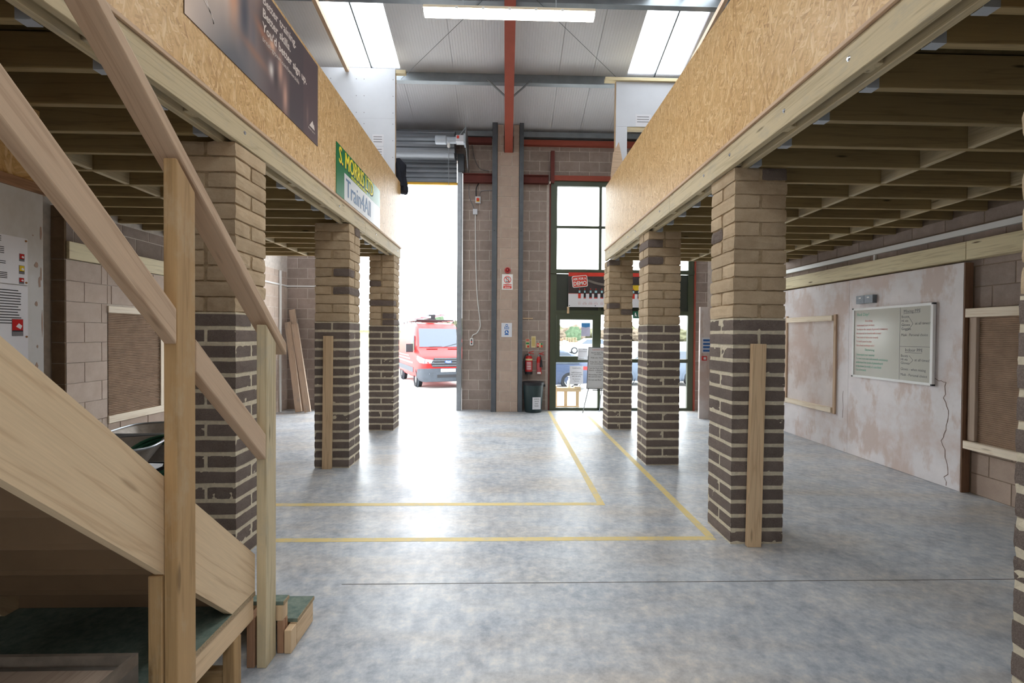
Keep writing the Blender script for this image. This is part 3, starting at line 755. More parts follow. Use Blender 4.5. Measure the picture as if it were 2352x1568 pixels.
newel(-1.249, -1.2, 1.757, 1.86, 0, 2.325, TREATED_POST)
newel(-1.249, -1.2, 2.398, 2.5, 0, 1.735, TREATED)
bx('stair_leg', -1.303, -1.252, 1.75, 1.795, .399, .80, TREATED_POST, ST)
newel(-1.249, -1.2, -.35, -.25, 2.2, 4.2, TREATED_POST)
def rail(y0, z0, y1, z1, wx0, wx1, h, mat, name):
    # raking rail with plumb-cut ends; y, z give its top edge
    d = Vector((0, y1-y0, z1-z0)).normalized(); hv = h/abs(d.y)
    M = frame(d, (1, 0, 0), ((wx0+wx1)/2, (y0+y1)/2, (z0+z1)/2)); Mi = M.inverted()
    mb = MB().prism([(wx0, y0, z0), (wx0, y1, z1), (wx0, y1, z1-hv), (wx0, y0, z0-hv)], (wx1-wx0, 0, 0))
    mb.v = [tuple(Mi @ Vector(p)) for p in mb.v]
    o = obj(name, mb, mat, ST, False, M); bv = o.modifiers.new('bevel', 'BEVEL'); bv.width = .005; bv.segments = 2
    return o
rail(.0, 2.679+1.454*.905, 2.61, 1.633, -1.292, -1.196, .044, PINE_RAIL, 'handrail')
rail(.0, 2.324+1.159*.925, 1.757, 1.778, -1.247, -1.2, .095, PINE_RAIL, 'mid_rail')
rail(1.862, 1.668, 2.397, 1.185, -1.247, -1.2, .095, PINE_RAIL, 'mid_rail')

# plasterer's boards lying on the landing
t = thing('mortar_tray', 'grey mixing tray with a dusty rim under the staircase', 'tray', (-1.6, 1.5, .4))
mb = MB(); mb.box(-1.90, -1.325, 1.12, 1.735, .4, .49)
obj('base', mb, mk('grey_tray', sc(120, 112, 104), .8, .3, 0, .2, 12), t)
rim = mk('dusty_tray_rim', sc(132, 120, 108), .8, .3, 0, .25, 10)
for a in ((1.72, 1.735), (1.12, 1.135)): obj('rim', MB().box(-1.90, -1.325, a[0], a[1], .49, .53), rim, t)
for a in ((-1.90, -1.885), (-1.34, -1.325)): obj('rim', MB().box(a[0], a[1], 1.135, 1.72, .49, .53), rim, t)
tag(bx('spot_board', -1.87, -1.352, 1.14, 1.68, .4905, .508, PLY, None), 'pinkish plywood board lying in the grey mixing tray', 'board')

# ------------------------------------------------------------------ left side: board partition, wall bays, wheelbarrows
t = thing('board_partition', 'white painted plasterboard partition at the left edge with notices on it', 'partition', (-2.95, 1.8, 0))
obj('board', MB().box(-2.914, -2.9, .6, 3.045, 0, 2.543), plaster_mat('chipped_white_board', sc(206, 206, 206), sc(212, 212, 213), sc(200, 198, 196)), t)
bx('head_plate', -2.96, -2.895, .6, 3.07, 2.545, 2.61, BROWNWOOD, t)
obj('osb_panel', MB().box(-2.93, -2.912, .6, 3.04, 2.612, 3.06), OSB, t)
bx('stud', -3.0, -2.916, 2.99, 3.035, 0, 2.54, BROWNWOOD, t)
chip = mk('chipped_patch', sc(172, 148, 134), .9)
rr = random.Random(5); mb = MB(); PLB = Plane((-2.8995, 0, 0), (0, 1, 0), (0, 0, 1))
for (y, z, a, b) in [(3.0, 2.1, .012, .018), (3.02, 2.0, .008, .04), (3.0, 1.86, .009, .016), (3.005, 1.6, .006, .01), (3.0, 1.48, .01, .02), (3.03, 2.3, .006, .05), (3.035, 1.75, .004, .08), (2.98, 2.28, .004, .004), (3.03, 2.05, .004, .05)]:
    PLB.poly(mb, [(y+a*math.cos(q*.8)*rr.uniform(.7, 1.2), z+b*math.sin(q*.8)*rr.uniform(.7, 1.2)) for q in range(8)], .0012, .001)
obj('chipped_spot', mb, chip, t)
def lined_paper(pl, u0, u1, v0, v1, lines, name, label, cat, group=None, ink=GREYINK, th=.55):
    mb = MB(); pl.rect(mb, u0, u1, v0, v1, .003, .002); o = obj(name, mb, PAPER); tag(o, label, cat, group)
    mb = MB()
    for (a, b, v, h) in lines: pl.rect(mb, u0+(u1-u0)*a, u0+(u1-u0)*b, v, v+h, .004, .0008)
    if lines: obj('print', mb, ink, o)
    return o
PL = Plane((-2.899, 0, 0), (0, 1, 0), (0, 0, 1))
NB = lined_paper(PL, 2.55, 2.945, 1.40, 1.965, [(0, .82+.1*rr.random(), 1.93-.016*i, .005) for i in range(13)], 'notice_sheet', 'lower white notice with a red picture on the left partition', 'notice', None, INK)
NA = lined_paper(PL, 2.55, 2.945, 1.97, 2.25, [(0, .62, 2.235-.012*i, .004) for i in range(3)]+[(0, .66, 2.175-.011*i, .004) for i in range(4)]+[(0, .68, 2.095-.011*i, .004) for i in range(2)]+[(0, .7, 2.03-.01*i, .004) for i in range(4)], 'notice_sheet', 'upper white notice with three small pictograms on the left partition', 'notice', None, INK)
def picto(par, y0, y1, z0, z1, col, name='pictogram'):
    mb = MB(); PL.rect(mb, y0, y1, z0, z1, .0045, .001, 0); PL.rect(mb, y0+.002, y1-.002, z0+(z1-z0)*.28, z1-.002, .0052, .0008, 1)
    PL.rect(mb, y0+.003, y1-.003, z0+(z1-z0)*.26, z0+(z1-z0)*.33, .0056, .0006, 2)
    PL.poly(mb, [(y0+(y1-y0)*.35, z0+(z1-z0)*.55), (y0+(y1-y0)*.75, z0+(z1-z0)*.4), (y0+(y1-y0)*.9, z0+(z1-z0)*.6), (y0+(y1-y0)*.6, z0+(z1-z0)*.75)], .0056, .0005, 3)
    return obj(name, mb, [GREYINK, col, INK, PAPER], par)
SY = mk('sign_yellow', sc(220, 186, 40), .5)
picto(NA, 2.895, 2.925, 2.11, 2.155, RED); picto(NA, 2.893, 2.925, 2.035, 2.085, SY); picto(NA, 2.893, 2.922, 1.985-.01, 2.012, RED)
picto(NB, 2.85, 2.915, 1.665, 1.765, RED)
PINM = mk('brass_pin', sc(150, 104, 60), .5)
for par_, z in ((NA, 2.235), (NA, 1.985), (NB, 1.66)): obj('pin', PL.disc(MB(), 2.935, z, .006, .006, .004, 8), PINM, par_)

# left wall: training bays
LB = thing('wall_bay', 'blockwork training bay on the left wall with a scratch-coated recess', 'wall bay', (-4.8, 6.2, 0))
obj('backing', MB().box(-4.895, -4.765, 5.232, 7.3, 0, 2.48), BMORT, LB)
blocks(LB, (-4.75, 0, 0), (0, 1, 0), (1, 0, 0), 5.235, 5.765, 0, 2.475, BLOCK_L, phase=5.235, D=.012, j=.006)
blocks(LB, (0, 5.22, 0), (1, 0, 0), (0, -1, 0), -4.893, -4.75, 0, 3.05, BLOCK_BROWN_SHADED, D=.012, j=.004)
obj('backing', MB().box(-4.895, -4.765, 5.226, 5.26, 2.48, 3.05), BLOCK_BROWN_SHADED, LB)
blocks(LB, (-4.752, 0, 0), (0, 1, 0), (1, 0, 0), 5.765, 7.3, 2.01, 2.475, BLOCK_L, D=.012, phase=.2)
blocks(LB, (-4.752, 0, 0), (0, 1, 0), (1, 0, 0), 5.765, 7.3, 0, .6, BLOCK_P, D=.012, phase=.1)
blocks(LB, (-4.752, 0, 0), (0, 1, 0), (1, 0, 0), 6.69, 7.3, .6, 2.01, BLOCK_L, D=.012, phase=.1)
def scratch(name, x, y0, y1, z0, z1, n, par, sgn):
    # combed render: horizontal furrows as real relief
    mb = MB(); k = int((z1-z0)/.021); cols = max(6, int((y1-y0)/.06)); prof = []
    for i in range(k+1):
        z = z0+(z1-z0)*i/k
        prof += [(z, 0), (z+(z1-z0)/k*.48, 0), (z+(z1-z0)/k*.55, .011), (z+(z1-z0)/k*.9, .011)]
    prof = [p for p in prof if p[0] <= z1]
    vs = []
    for (z, d) in prof:
        for c in range(cols+1):
            y = y0+(y1-y0)*c/cols; vs.append((x-sgn*d, y, min(z1, max(z0, z+.006*noise.noise(Vector((y*3, z*2.3, n)))+.003*noise.noise(Vector((y*11, z*8, n)))))))
    C = cols+1; fs = [(r*C+c, r*C+c+1, (r+1)*C+c+1, (r+1)*C+c) for r in range(len(prof)-1) for c in range(cols)]
    mb.add(vs, fs); o = obj(name, mb, SCRATCH, par); return o
scratch('scratch_coat', -4.748, 5.775, 6.615, .68, 1.93, 1.0, LB, 1)
bx('batten', -4.764, -4.735, 5.765, 6.7, 1.925, 2.005, WHITEWOOD, LB)
bx('batten', -4.764, -4.735, 5.765, 6.7, .6, .69, WHITEWOOD, LB)
bx('batten', -4.764, -4.735, 6.615, 6.69, .69, 1.925, WHITEWOOD, LB)
bx('header', -4.87, -4.735, 5.262, 7.3, 2.487, 2.675, OLDWOOD, LB)
tag(obj('white_conduit', MB().box(-4.892, -4.86, 10.31, 10.36, 0, 3.05), WHITE), 'vertical white trunking on the left wall near the far corner', 'trunking')
mb = MB().box(-4.895, -4.875, 9.3, 10.68, 2.735, 2.765).box(-4.895, -4.06, 10.675, 10.695, 2.735, 2.765)
tag(obj('white_conduit', mb, WHITE), 'thin horizontal white conduit round the far left corner', 'conduit')
OLD2 = wood('weathered_board', sc(188, 166, 146), sc(130, 104, 84), .3, stain=sc(160, 150, 142))
tag(beam('leaning_board', (-4.42, 10.2, .02), (-4.79, 10.5, 1.94), .05, .13, OLD2, None, (0, 1, -.15)), 'shortest leaning board in the far left corner, left of the other two', 'board')
tag(beam('leaning_board', (-4.34, 10.3, .02), (-4.74, 10.6, 2.22), .13, .045, OLD2, None, (1, 0, 0)), 'tallest of the boards leaning in the far left corner', 'board')
tag(beam('leaning_board', (-4.22, 10.18, .02), (-4.62, 10.45, 1.9), .13, .05, OLD2, None, (1, 0, 0)), 'front leaning board in the far left corner, nearest the pillars', 'board')

def wheelbarrow(loc, rz, label, tray_mat, frame_mat):
    t = thing('wheelbarrow', label, 'wheelbarrow', loc, None, rz)
    M = WM[t.name]
    def tr(mb): mb.v = [tuple(M @ Vector(p)) for p in mb.v]; return mb
    # tray: rounded loft, wider at the nose (+x)
    rings = []
    for (z, x0, x1, wa, wb_) in ((.30, -.22, .30, .20, .20), (.33, -.30, .42, .25, .26), (.62, -.46, .62, .33, .38), (.635, -.48, .64, .345, .395)):
        ring = []
        for k in range(28):
            a = 2*PI*k/28; cx, sx = math.cos(a), math.sin(a)
            e = .45; px = (abs(cx)**e)*(1 if cx > 0 else -1); py = (abs(sx)**e)*(1 if sx > 0 else -1)
            f = (px+1)/2; ring.append((x0+(x1-x0)*f, py*(wa+(wb_-wa)*f), z))
        rings.append(ring)
    inner = [[(x*.985, y*.975, z+.004) for x, y, z in rings[k]] for k in (2, 1, 0)]
    allr = rings+inner; vs = [p for r in allr for p in r]; n = 28
    fs = [(i*n+k, i*n+(k+1) % n, (i+1)*n+(k+1) % n, (i+1)*n+k) for i in range(len(allr)-1) for k in range(n)]
    fs += [tuple(range(n))[::-1], tuple(range((len(allr)-1)*n, len(allr)*n))]
    obj('tray', tr(MB().add(vs, fs)), tray_mat, t, True)
    obj('rim', tr(MB().tube([(x, y, z+.004) for x, y, z in rings[3]], .011, 6, 0, True)), GALV, t, True)
    for s in (-1, 1):
        obj('handle', tr(MB().tube([(.66, s*.07, .2), (.2, s*.17, .285), (-.35, s*.24, .34), (-.85, s*.3, .56)], .016, 8)), frame_mat, t, True)
        obj('leg', tr(MB().tube([(-.1, s*.21, .3), (-.22, s*.25, .02), (-.42, s*.25, .02), (-.45, s*.25, .35)], .015, 8)), frame_mat, t, True)
    w_ = MB().tube([(.68+.16*math.cos(a*PI/12), 0, .2+.16*math.sin(a*PI/12)) for a in range(24)], .038, 10, 0, True)
    wl_ = obj('wheel', tr(w_), BLACK, t, True)
    obj('hub', tr(MB().cyl((.68, -.07, .2), (.68, .07, .2), .05, n=12)), GALV, wl_)
    return t
TRAYG = mk('galvanised_tray', sc(150, 140, 130), .5, .5, .3, .25, 9)
wheelbarrow((-3.93, 4.45, 0), .35, 'nearer wheelbarrow with a galvanised tray behind the staircase stringer', TRAYG, mk('barrow_frame', sc(50, 84, 66), .5))
wheelbarrow((-3.75, 5.35, 0), .15, 'farther wheelbarrow beyond the nearer one, dusty inside', TRAYG, BLACK)
hose = thing('hose_coil', 'coil of dark green hose beside the wheelbarrows', 'hose', (-3.62, 5.0, .1))
mb = MB()
pts = []
for k in range(60):
    a = 2*PI*k/20; pts.append((-3.42+.3*math.cos(a), 4.72+.2*math.sin(a), .40+.16*math.sin(a)+.012*k/20*3))
mb.tube(pts, .017, 8)
obj('hose', mb, mk('green_hose', sc(36, 80, 60), .45), hose, True)
mb = MB().tube([(-3.42+.34*math.cos(2*PI*k/24)-.15, 5.0+.42*math.sin(2*PI*k/24), .014+.02*(1+math.sin(k))*.3) for k in range(23)], .013, 8)
tag(obj('black_cable', mb, BLACK, None, True), 'loop of black cable on the floor under the wheelbarrows', 'cable')

# ------------------------------------------------------------------ right side: plastered bays, whiteboard
RB = thing('plastered_panel', 'pink and grey plastered panel on the right wall below a rough timber header', 'wall panel', (5.05, 6.7, 0))
for a, b in ((5.04, 6.76), (6.764, 8.66)): obj('plaster_sheet', MB().box(5.0, 5.09, a, b, .004, 2.52), PLASTER, RB)
bx('edge_stud', 5.0, 5.094, 5.022, 5.039, 0, 2.52, DARKSTUD, RB)
bx('header', 4.965, 5.094, 4.99, 8.66, 2.545, 2.74, OLDWOOD, RB)
CR = mk('plaster_crack', sc(120, 96, 84), .95)
PR_ = Plane((4.9995, 0, 0), (0, -1, 0), (0, 0, 1))
mb = MB(); r9 = random.Random(2); q = (-5.2, .02)
for i in range(26):
    n_ = (-5.22+r9.uniform(-.025, .025)+.03*math.sin(i*.5), q[1]+.045); PR_.line(mb, q[0], q[1], n_[0], n_[1], .005+.003*r9.random(), .0012, .0008); q = n_
for i in range(5):
    n_ = (q[0]-.03, q[1]+r9.uniform(-.02, .02)); PR_.line(mb, q[0], q[1], n_[0], n_[1], .006, .0012, .0008); q = n_
q = (-6.86, .5)
for i in range(8):
    n_ = (-6.86+r9.uniform(-.01, .01), q[1]+.05); PR_.line(mb, q[0], q[1], n_[0], n_[1], .006, .0012, .0008); q = n_
obj('crack', mb, CR, RB)
# shallow plaster frame
FR = thing('plaster_test_frame', 'timber frame fixed round a square of smooth plaster on the right wall', 'frame', (4.98, 7.6, 1.3))
obj('plaster_infill', MB().box(4.994, 4.999, 7.07, 8.24, .6, 2.0), PLASTER2, FR)
bx('frame_upright', 4.972, 4.999, 7.0, 7.05, .53, 2.04, PINE_RAIL, FR); bx('frame_upright', 4.972, 4.999, 8.24, 8.29, .53, 2.06, PINE_RAIL, FR)
bx('batten', 4.955, 4.9985, 7.065, 8.235, 1.945, 2.03, WHITEWOOD, FR); bx('batten', 4.955, 4.9985, 7.065, 8.27, .54, .62, WHITEWOOD, FR)
SB = thing('scratch_coat_bay', 'brown combed scratch coat bay between two pale battens on the right wall', 'wall bay', (5.08, 4.4, 0))
obj('backing', MB().box(5.083, 5.098, 3.6, 5.02, .5, 2.02), SCRATCH, SB)
scratch('scratch_coat', 5.070, 3.6, 4.925, .57, 1.93, 5.0, SB, -1)
bx('header', 4.965, 5.094, 3.7, 4.985, 2.545, 2.74, OLDWOOD, SB)
bx('edge_strip', 5.04, 5.082, 4.93, 5.01, .58, 1.92, PLY, SB)
bx('batten', 5.0, 5.082, 3.6, 5.018, 1.92, 2.015, WHITEWOOD, SB); bx('batten', 5.0, 5.082, 3.6, 5.018, .49, .575, WHITEWOOD, SB)
tag(obj('white_trunking', MB().box(5.045, 5.098, 3.4, 9.4, 2.835, 2.9).box(5.07, 5.098, 6.385, 6.415, 2.741, 2.834), WHITE), 'long white cable trunking along the right wall above the timber header', 'trunking')
t = thing('socket_box', 'grey metal double socket box above the whiteboard', 'socket', (4.98, 6.4, 2.2))
GREYBOX = mk('grey_metal_box', sc(118, 124, 130), .5, .5, .3, .2, 40)
for a, b in ((6.25, 6.398), (6.402, 6.55)):
    p = obj('box', MB().box(4.94, 4.999, a, b, 2.165, 2.275), GREYBOX, t)
    obj('label_plate', MB().box(4.9385, 4.9399, a+.06, a+.1, 2.235, 2.252), WHITE, p)
WBD = thing('whiteboard', 'framed whiteboard with red, green and black handwriting on the right wall', 'whiteboard', (4.98, 6.0, 1.6))
obj('surface', MB().box(4.965, 4.985, 5.38, 6.61, 1.155, 2.09), mk('whiteboard_face', sc(196, 194, 184), .16, .6, 0, .02, 3), WBD)
for a in ((5.355, 6.635, 2.075, 2.105), (5.355, 6.635, 1.135, 1.165)): obj('frame_edge', MB().box(4.955, 4.99, a[0], a[1], a[2], a[3]), WHITE, WBD)
for a in ((5.355, 5.387), (6.603, 6.635)): obj('frame_edge', MB().box(4.955, 4.99, a[0], a[1], 1.166, 2.074), WHITE, WBD)
for y in (5.353, 6.617):
    for z in (1.133, 2.087): obj('corner_cap', MB().box(4.952, 4.992, y, y+.02, z, z+.02), BLACK, WBD)
RINK = mk('red_marker', sc(204, 118, 112), .6, var=.02); GINK = mk('green_marker', sc(96, 172, 146), .6, var=.02); KINK = mk('black_marker', sc(98, 98, 102), .6, var=.02)
PW = Plane((4.9648, 6.605, 1.165), (0, -1, 0), (0, 0, 1))
def wt(body, size, u, v, mat, sx=1): PW.text('lettering', body, size, u, v, mat, WBD, sx=sx, bold=0, ext=.0002, h=.0006)
wt('Red Day?', .058, .05, .83, GINK)
wt('Bonding', .04, .2, .745, RINK)
for i, s in enumerate(('Understand your product', 'To mix to the sample & general consistency', 'the material on boards with trowel', 'Two coats of skim over boards', 'To build speed to plan', 'Use of and technique of it!')):
    wt(s, .043, .04, .685-.056*i, RINK, .72)
wt('Skimming', .045, .2, .345, GINK)
for i, s in enumerate(('Understand your material', 'To mix to an even and smooth consistency', 'understand the levels of plasterboard', 'to lay down (trowel) a 2 coat finish', 'Use of trowels')):
    wt(s, .043, .04, .275-.053*i, GINK, .74)
wt('Mixing PPE', .055, .83, .84, KINK)
for i, s in enumerate(('Boots', 'Hi vis', 'Gloves', 'Goggles')): wt(s, .045, .8, .775-.05*i, KINK)
wt('at all times!', .045, 1.0, .69, KINK); wt('Mask - Personal choice', .045, .8, .55, KINK, .9)
wt('Indoor PPE', .055, .86, .36, KINK)
for i, s in enumerate(('Boots', 'Hi vis', 'Gloves')): wt(s, .045, .8, .29-.045*i, KINK)
wt('at all times!', .045, 1.0, .245, KINK); wt('Gloves - when mixing', .045, .8, .125, KINK, .9); wt('Mask - Personal choice', .045, .8, .055, KINK, .9)
mb = MB()
for a in ((.78, .0, .78, .92), (.78, .42, 1.22, .42), (.9, .8, .97, .7), (.97, .7, .9, .62), (.92, .31, .98, .255), (.98, .255, .92, .2), (.83, .83, 1.06, .835), (.86, .345, 1.1, .345)): PW.line(mb, *a, .004, .0006, .0004)
obj('ruled_line', mb, KINK, WBD)
# plaster return wall between the right pillars at the far end
t = thing('plaster_return', 'short beige plaster partition at the far end of the right bay', 'partition', (4.5, 9.6, 0))
obj('plaster_sheet', MB().box(3.98, 5.09, 9.6, 9.66, 0, 2.3), PLASTER2, t)
PT = Plane((0, 9.5995, 0), (1, 0, 0), (0, 0, 1))
mb = MB(); PT.rect(mb, 4.02, 4.2, 1.36, 1.67, .002, .0015); o = tag(obj('safety_notice', mb, PAPER), 'white and blue notice on the short beige plaster partition', 'notice')
mb = MB()
for v in (1.38, 1.45, 1.52, 1.59): PT.rect(mb, 4.045, 4.19, v, v+.045, .003, .0008)
obj('print', mb, SIGNBLUE, o)
mb = MB(); mb.box(4.02, 4.11, 9.555, 9.5998, 1.2, 1.29); o = tag(obj('call_point', mb, RED), 'red fire call point below the blue notice', 'call point')
obj('glass_window', MB().box(4.04, 4.09, 9.552, 9.5548, 1.22, 1.27), WHITE, o)

# ------------------------------------------------------------------ roller shutter
t = thing('roller_shutter', 'rolled-up steel roller shutter with a yellow bottom edge over the open doorway', 'shutter', (-2.5, 10.5, 5.2))
SX0, SX1 = -4.0, -1.12
obj('coil', MB().lathe([(.275, SX0+.02), (.275, SX1-.02)], (0, 10.32, 5.76), 24, 0, 'x'), SHUT, t, True)
def slat_mesh():
    mb = MB(); prof = [(0, 0), (-.02, .012), (-.026, .056), (-.02, .098), (0, .11), (.008, .11), (-.01, .098), (-.016, .056), (-.01, .012), (.008, 0)]
    mb.prism([(SX0, a, b) for a, b in prof], (SX1-SX0, 0, 0)); return mb.mesh('slat', SHUT)
SLM = slat_mesh()
zc = 5.075
for k in range(6): link('slat', SLM, t, Matrix.Translation((0, 10.63-.012*k, zc+.106*k)))
for k in range(8):
    a = math.radians(-36+22*k); cyk, czk = 10.62-.30, 5.76
    link('slat', SLM, t, Matrix.Translation((0, cyk, czk)) @ Matrix.Rotation(-a, 4, 'X') @ Matrix.Translation((0, -.285, -.055)))
obj('bottom_bar', MB().box(SX0, SX1+.02, 10.6, 10.65, 5.03, 5.075), YELLOWBAR, t)
obj('guide_rail', MB().box(-1.105, -1.002, 10.56, 10.698, 0, 5.3), GALV, t)
obj('guide_rail', MB().box(-4.05, -3.97, 10.56, 10.69, 0, 5.3), GALV, t)
obj('end_plate', MB().prism([(-.875, 10.35, 5.32), (-.875, 10.62, 5.32), (-.875, 10.62, 5.9), (-.875, 10.1, 6.08), (-.875, 9.84, 6.06), (-.875, 9.84, 5.62), (-.875, 10.1, 5.55)], (.012, 0, 0)), GALV, t)
obj('side_box', MB().box(-1.1, -.96, 10.5, 10.69, 5.31, 5.68), GUARD, t)
mo = thing('shutter_motor', 'silver shutter motor with an orange label on its control box under the eaves', 'motor', (-1.2, 9.95, 5.72))
obj('gearbox', MB().lathe([(.0, -1.50), (.085, -1.50), (.09, -1.48), (.09, -1.28), (.07, -1.26), (.07, -1.06)], (0, 9.93, 5.74), 20, 0, 'x'), HANGER, mo, True)
cb_ = obj('control_box', MB().box(-1.07, -.91, 9.83, 10.01, 5.68, 5.81), PBOARD, mo)
obj('warning_label', MB().box(-1.05, -1.0, 9.826, 9.8295, 5.74, 5.80), SIGNRED, cb_)
obj('flange_plate', MB().box(-.91, -.878, 9.82, 10.08, 5.65, 5.84), HANGER, mo)
obj('stay', MB().tube([(-1.03, 9.93, 5.81), (-.885, 9.97, 6.02)], .01, 6), HANGER, mo)
obj('clamp', MB().lathe([(.02, 5.57), (.03, 5.59), (.03, 5.64), (.015, 5.67)], (-1.22, 9.89, 0), 10), WHITE, mo)
tag(obj('pull_chain', MB().tube([(-1.22, 9.89, 5.575), (-1.225, 10.0, 4.2), (-1.19, 10.3, 2.9), (-1.09, 10.5, 1.65), (-1.06, 10.52, 1.35), (-1.03, 10.56, 1.05)], .007, 6), GALV), 'thin pull chain hanging from the shutter motor to the guide rail', 'chain')
def cable(name, label, pts, r, mat):
    # smooth run through the points
    P = [Vector(p) for p in pts]; out = []
    for i in range(len(P)-1):
        p0 = P[max(i-1, 0)]; p1 = P[i]; p2 = P[i+1]; p3 = P[min(i+2, len(P)-1)]
        for k in range(6):
            q = k/6; out.append(.5*((2*p1)+(p2-p0)*q+(2*p0-5*p1+4*p2-p3)*q*q+(3*p1-p0-3*p2+p3)*q**3))
    out.append(P[-1]); return tag(obj(name, MB().tube(out, r, 6), mat, None, True), label, 'cable')
iso = thing('isolator_switch', 'grey isolator box with a red and yellow rotary switch left of the block pier', 'switch', (-.65, 10.66, 4.71))
obj('box', MB().box(-.712, -.598, 10.62, 10.697, 4.645, 4.785), PBOARD, iso)
obj('yellow_plate', MB().box(-.69, -.62, 10.615, 10.6195, 4.665, 4.75), SY, iso)
kn = obj('rotary_knob', MB().cyl((-.655, 10.6145, 4.715), (-.655, 10.585, 4.715), .034, .03, 16), SIGNRED, iso)
jb = tag(bx('junction_box', -.768, -.665, 10.645, 10.697, 4.395, 4.515, PBOARD, None, .006), 'small pale junction box below the isolator switch', 'junction box')
pend = thing('pendant_control', 'white hanging push-button control with a red button beside the shutter rail', 'control', (-.78, 10.66, 1.54))
obj('body', MB().prism([(u, 10.66, v) for u, v in rrect(-.82, -.742, 1.455, 1.62, .02)], (0, .037, 0)), WHITE, pend)
for z, m in ((1.575, BLACK), (1.535, SIGNRED), (1.495, BLACK)): obj('button', MB().cyl((-.781, 10.6595, z), (-.781, 10.645, z), .017, n=12), m, pend)
cable('white_cable', 'white cable looping down from the junction box to the push-button control', [(-.715, 10.685, 4.394), (-.70, 10.685, 3.4), (-.665, 10.68, 2.6), (-.60, 10.68, 2.05), (-.59, 10.67, 1.88), (-.66, 10.67, 1.74), (-.75, 10.675, 1.69), (-.78, 10.68, 1.625)], .011, WHITE)
cable('black_cable', 'thick black cable curving from the dark red beam to the isolator', [(-.64, 10.66, 5.09), (-.69, 10.66, 5.0), (-.70, 10.66, 4.9), (-.695, 10.66, 4.79)], .012, BLACK)
cable('grey_cable', 'thin grey cable from the shutter end plate down to the junction box', [(-.85, 10.66, 5.5), (-.86, 10.67, 5.1), (-.85, 10.68, 4.8), (-.78, 10.685, 4.62), (-.735, 10.68, 4.52)], .007, GREYINK)
cable('grey_cable', 'thin grey cable from the isolator to the block pier', [(-.62, 10.66, 4.788), (-.61, 10.68, 4.88), (-.55, 10.685, 4.93), (-.34, 10.685, 4.94)], .008, GREYINK)
cable('grey_cable', 'sagging grey cable below the eaves beside the shutter plate', [(-.80, 10.66, 5.95), (-.72, 10.68, 5.6), (-.6, 10.68, 5.42), (-.42, 10.68, 5.38)], .007, GREYINK)

# ------------------------------------------------------------------ glazed screen with door
W1 = MB(); fy0, fy1 = 10.62, 10.7
W1.box(.985, 1.125, fy0, fy1, 0, 5.16); W1.box(4.12, 4.25, fy0, fy1, 0, 5.16)
W1.box(1.125, 4.12, fy0, fy1, 5.045, 5.16)
WN = struct('window_1', W1, GREENFR)
def fr(nm, x0, x1, z0, z1, mat=GREENFR, y0=fy0, y1=fy1): return obj(nm, MB().box(x0, x1, y0, y1, z0, z1), mat, WN)
fr('transom', 1.125, 4.12, 4.11, 4.165, GREENFR, 10.64)
fr('transom', .985, 4.25, 3.085, 3.18, GREENFR, 10.59, 10.6195)
for x0, x1 in ((2.075, 2.135), (3.06, 3.12)):
    fr('mullion', x0, x1, 4.166, 5.044); fr('mullion', x0, x1, 3.18, 4.109)
xs = (1.126, 2.074, 2.136, 3.059, 3.121, 4.119)
for i in (0, 2, 4):
    for z0, z1 in ((3.18, 4.11), (4.165, 5.045)): obj('pane', MB().add([(xs[i], 10.675, z0), (xs[i+1], 10.675, z0), (xs[i+1], 10.675, z1), (xs[i], 10.675, z1)], [(0, 1, 2, 3)]), GLASS, WN)
for i in (0, 2, 4): fr('solid_panel', xs[i], xs[i+1], 2.26, 3.084, GREENPAN, 10.66)
fr('transom', 1.125, 4.12, 2.165, 2.26)
for x0, x1 in ((2.075, 2.135), (3.06, 3.12)): fr('mullion', x0, x1, 0, 2.164); fr('mullion', x0, x1, 2.26, 3.084, GREENFR, 10.64)
fr('sill', 1.125, 4.12, 0, .06)
for i in (2, 4):
    fr('transom', xs[i], xs[i+1], 1.09, 1.17)
    for z0, z1 in ((.06, 1.09), (1.17, 2.165)): obj('pane', MB().add([(xs[i], 10.675, z0), (xs[i+1], 10.675, z0), (xs[i+1], 10.675, z1), (xs[i], 10.675, z1)], [(0, 1, 2, 3)]), GLASS, WN)
DR = MB()
dx0, dx1 = 1.128, 2.072
DR.box(dx0, 1.205, 10.6, 10.66, 1.09, 2.163); DR.box(1.945, dx1, 10.6, 10.66, 1.09, 2.163); DR.box(1.205, 1.945, 10.6, 10.66, 2.05, 2.163); DR.box(1.205, 1.945, 10.6, 10.66, 1.15, 1.225)
D1 = struct('door_1', DR, GREENFR)
obj('mid_rail', MB().box(dx0, dx1, 10.59, 10.66, 1.09, 1.149), GREENFR, D1)
obj('pane', MB().add([(1.205, 10.64, 1.225), (1.945, 10.64, 1.225), (1.945, 10.64, 2.05), (1.205, 10.64, 2.05)], [(0, 1, 2, 3)]), GLASS, D1)
obj('pane', MB().add([(dx0, 10.64, .062), (dx1, 10.64, .062), (dx1, 10.64, 1.09), (dx0, 10.64, 1.09)], [(0, 1, 2, 3)]), GLASS, D1)
obj('door_handle', MB().tube([(1.62, 10.6, 1.2), (1.62, 10.55, 1.2), (1.77, 10.545, 1.19)], .011, 8), CHROME, D1)
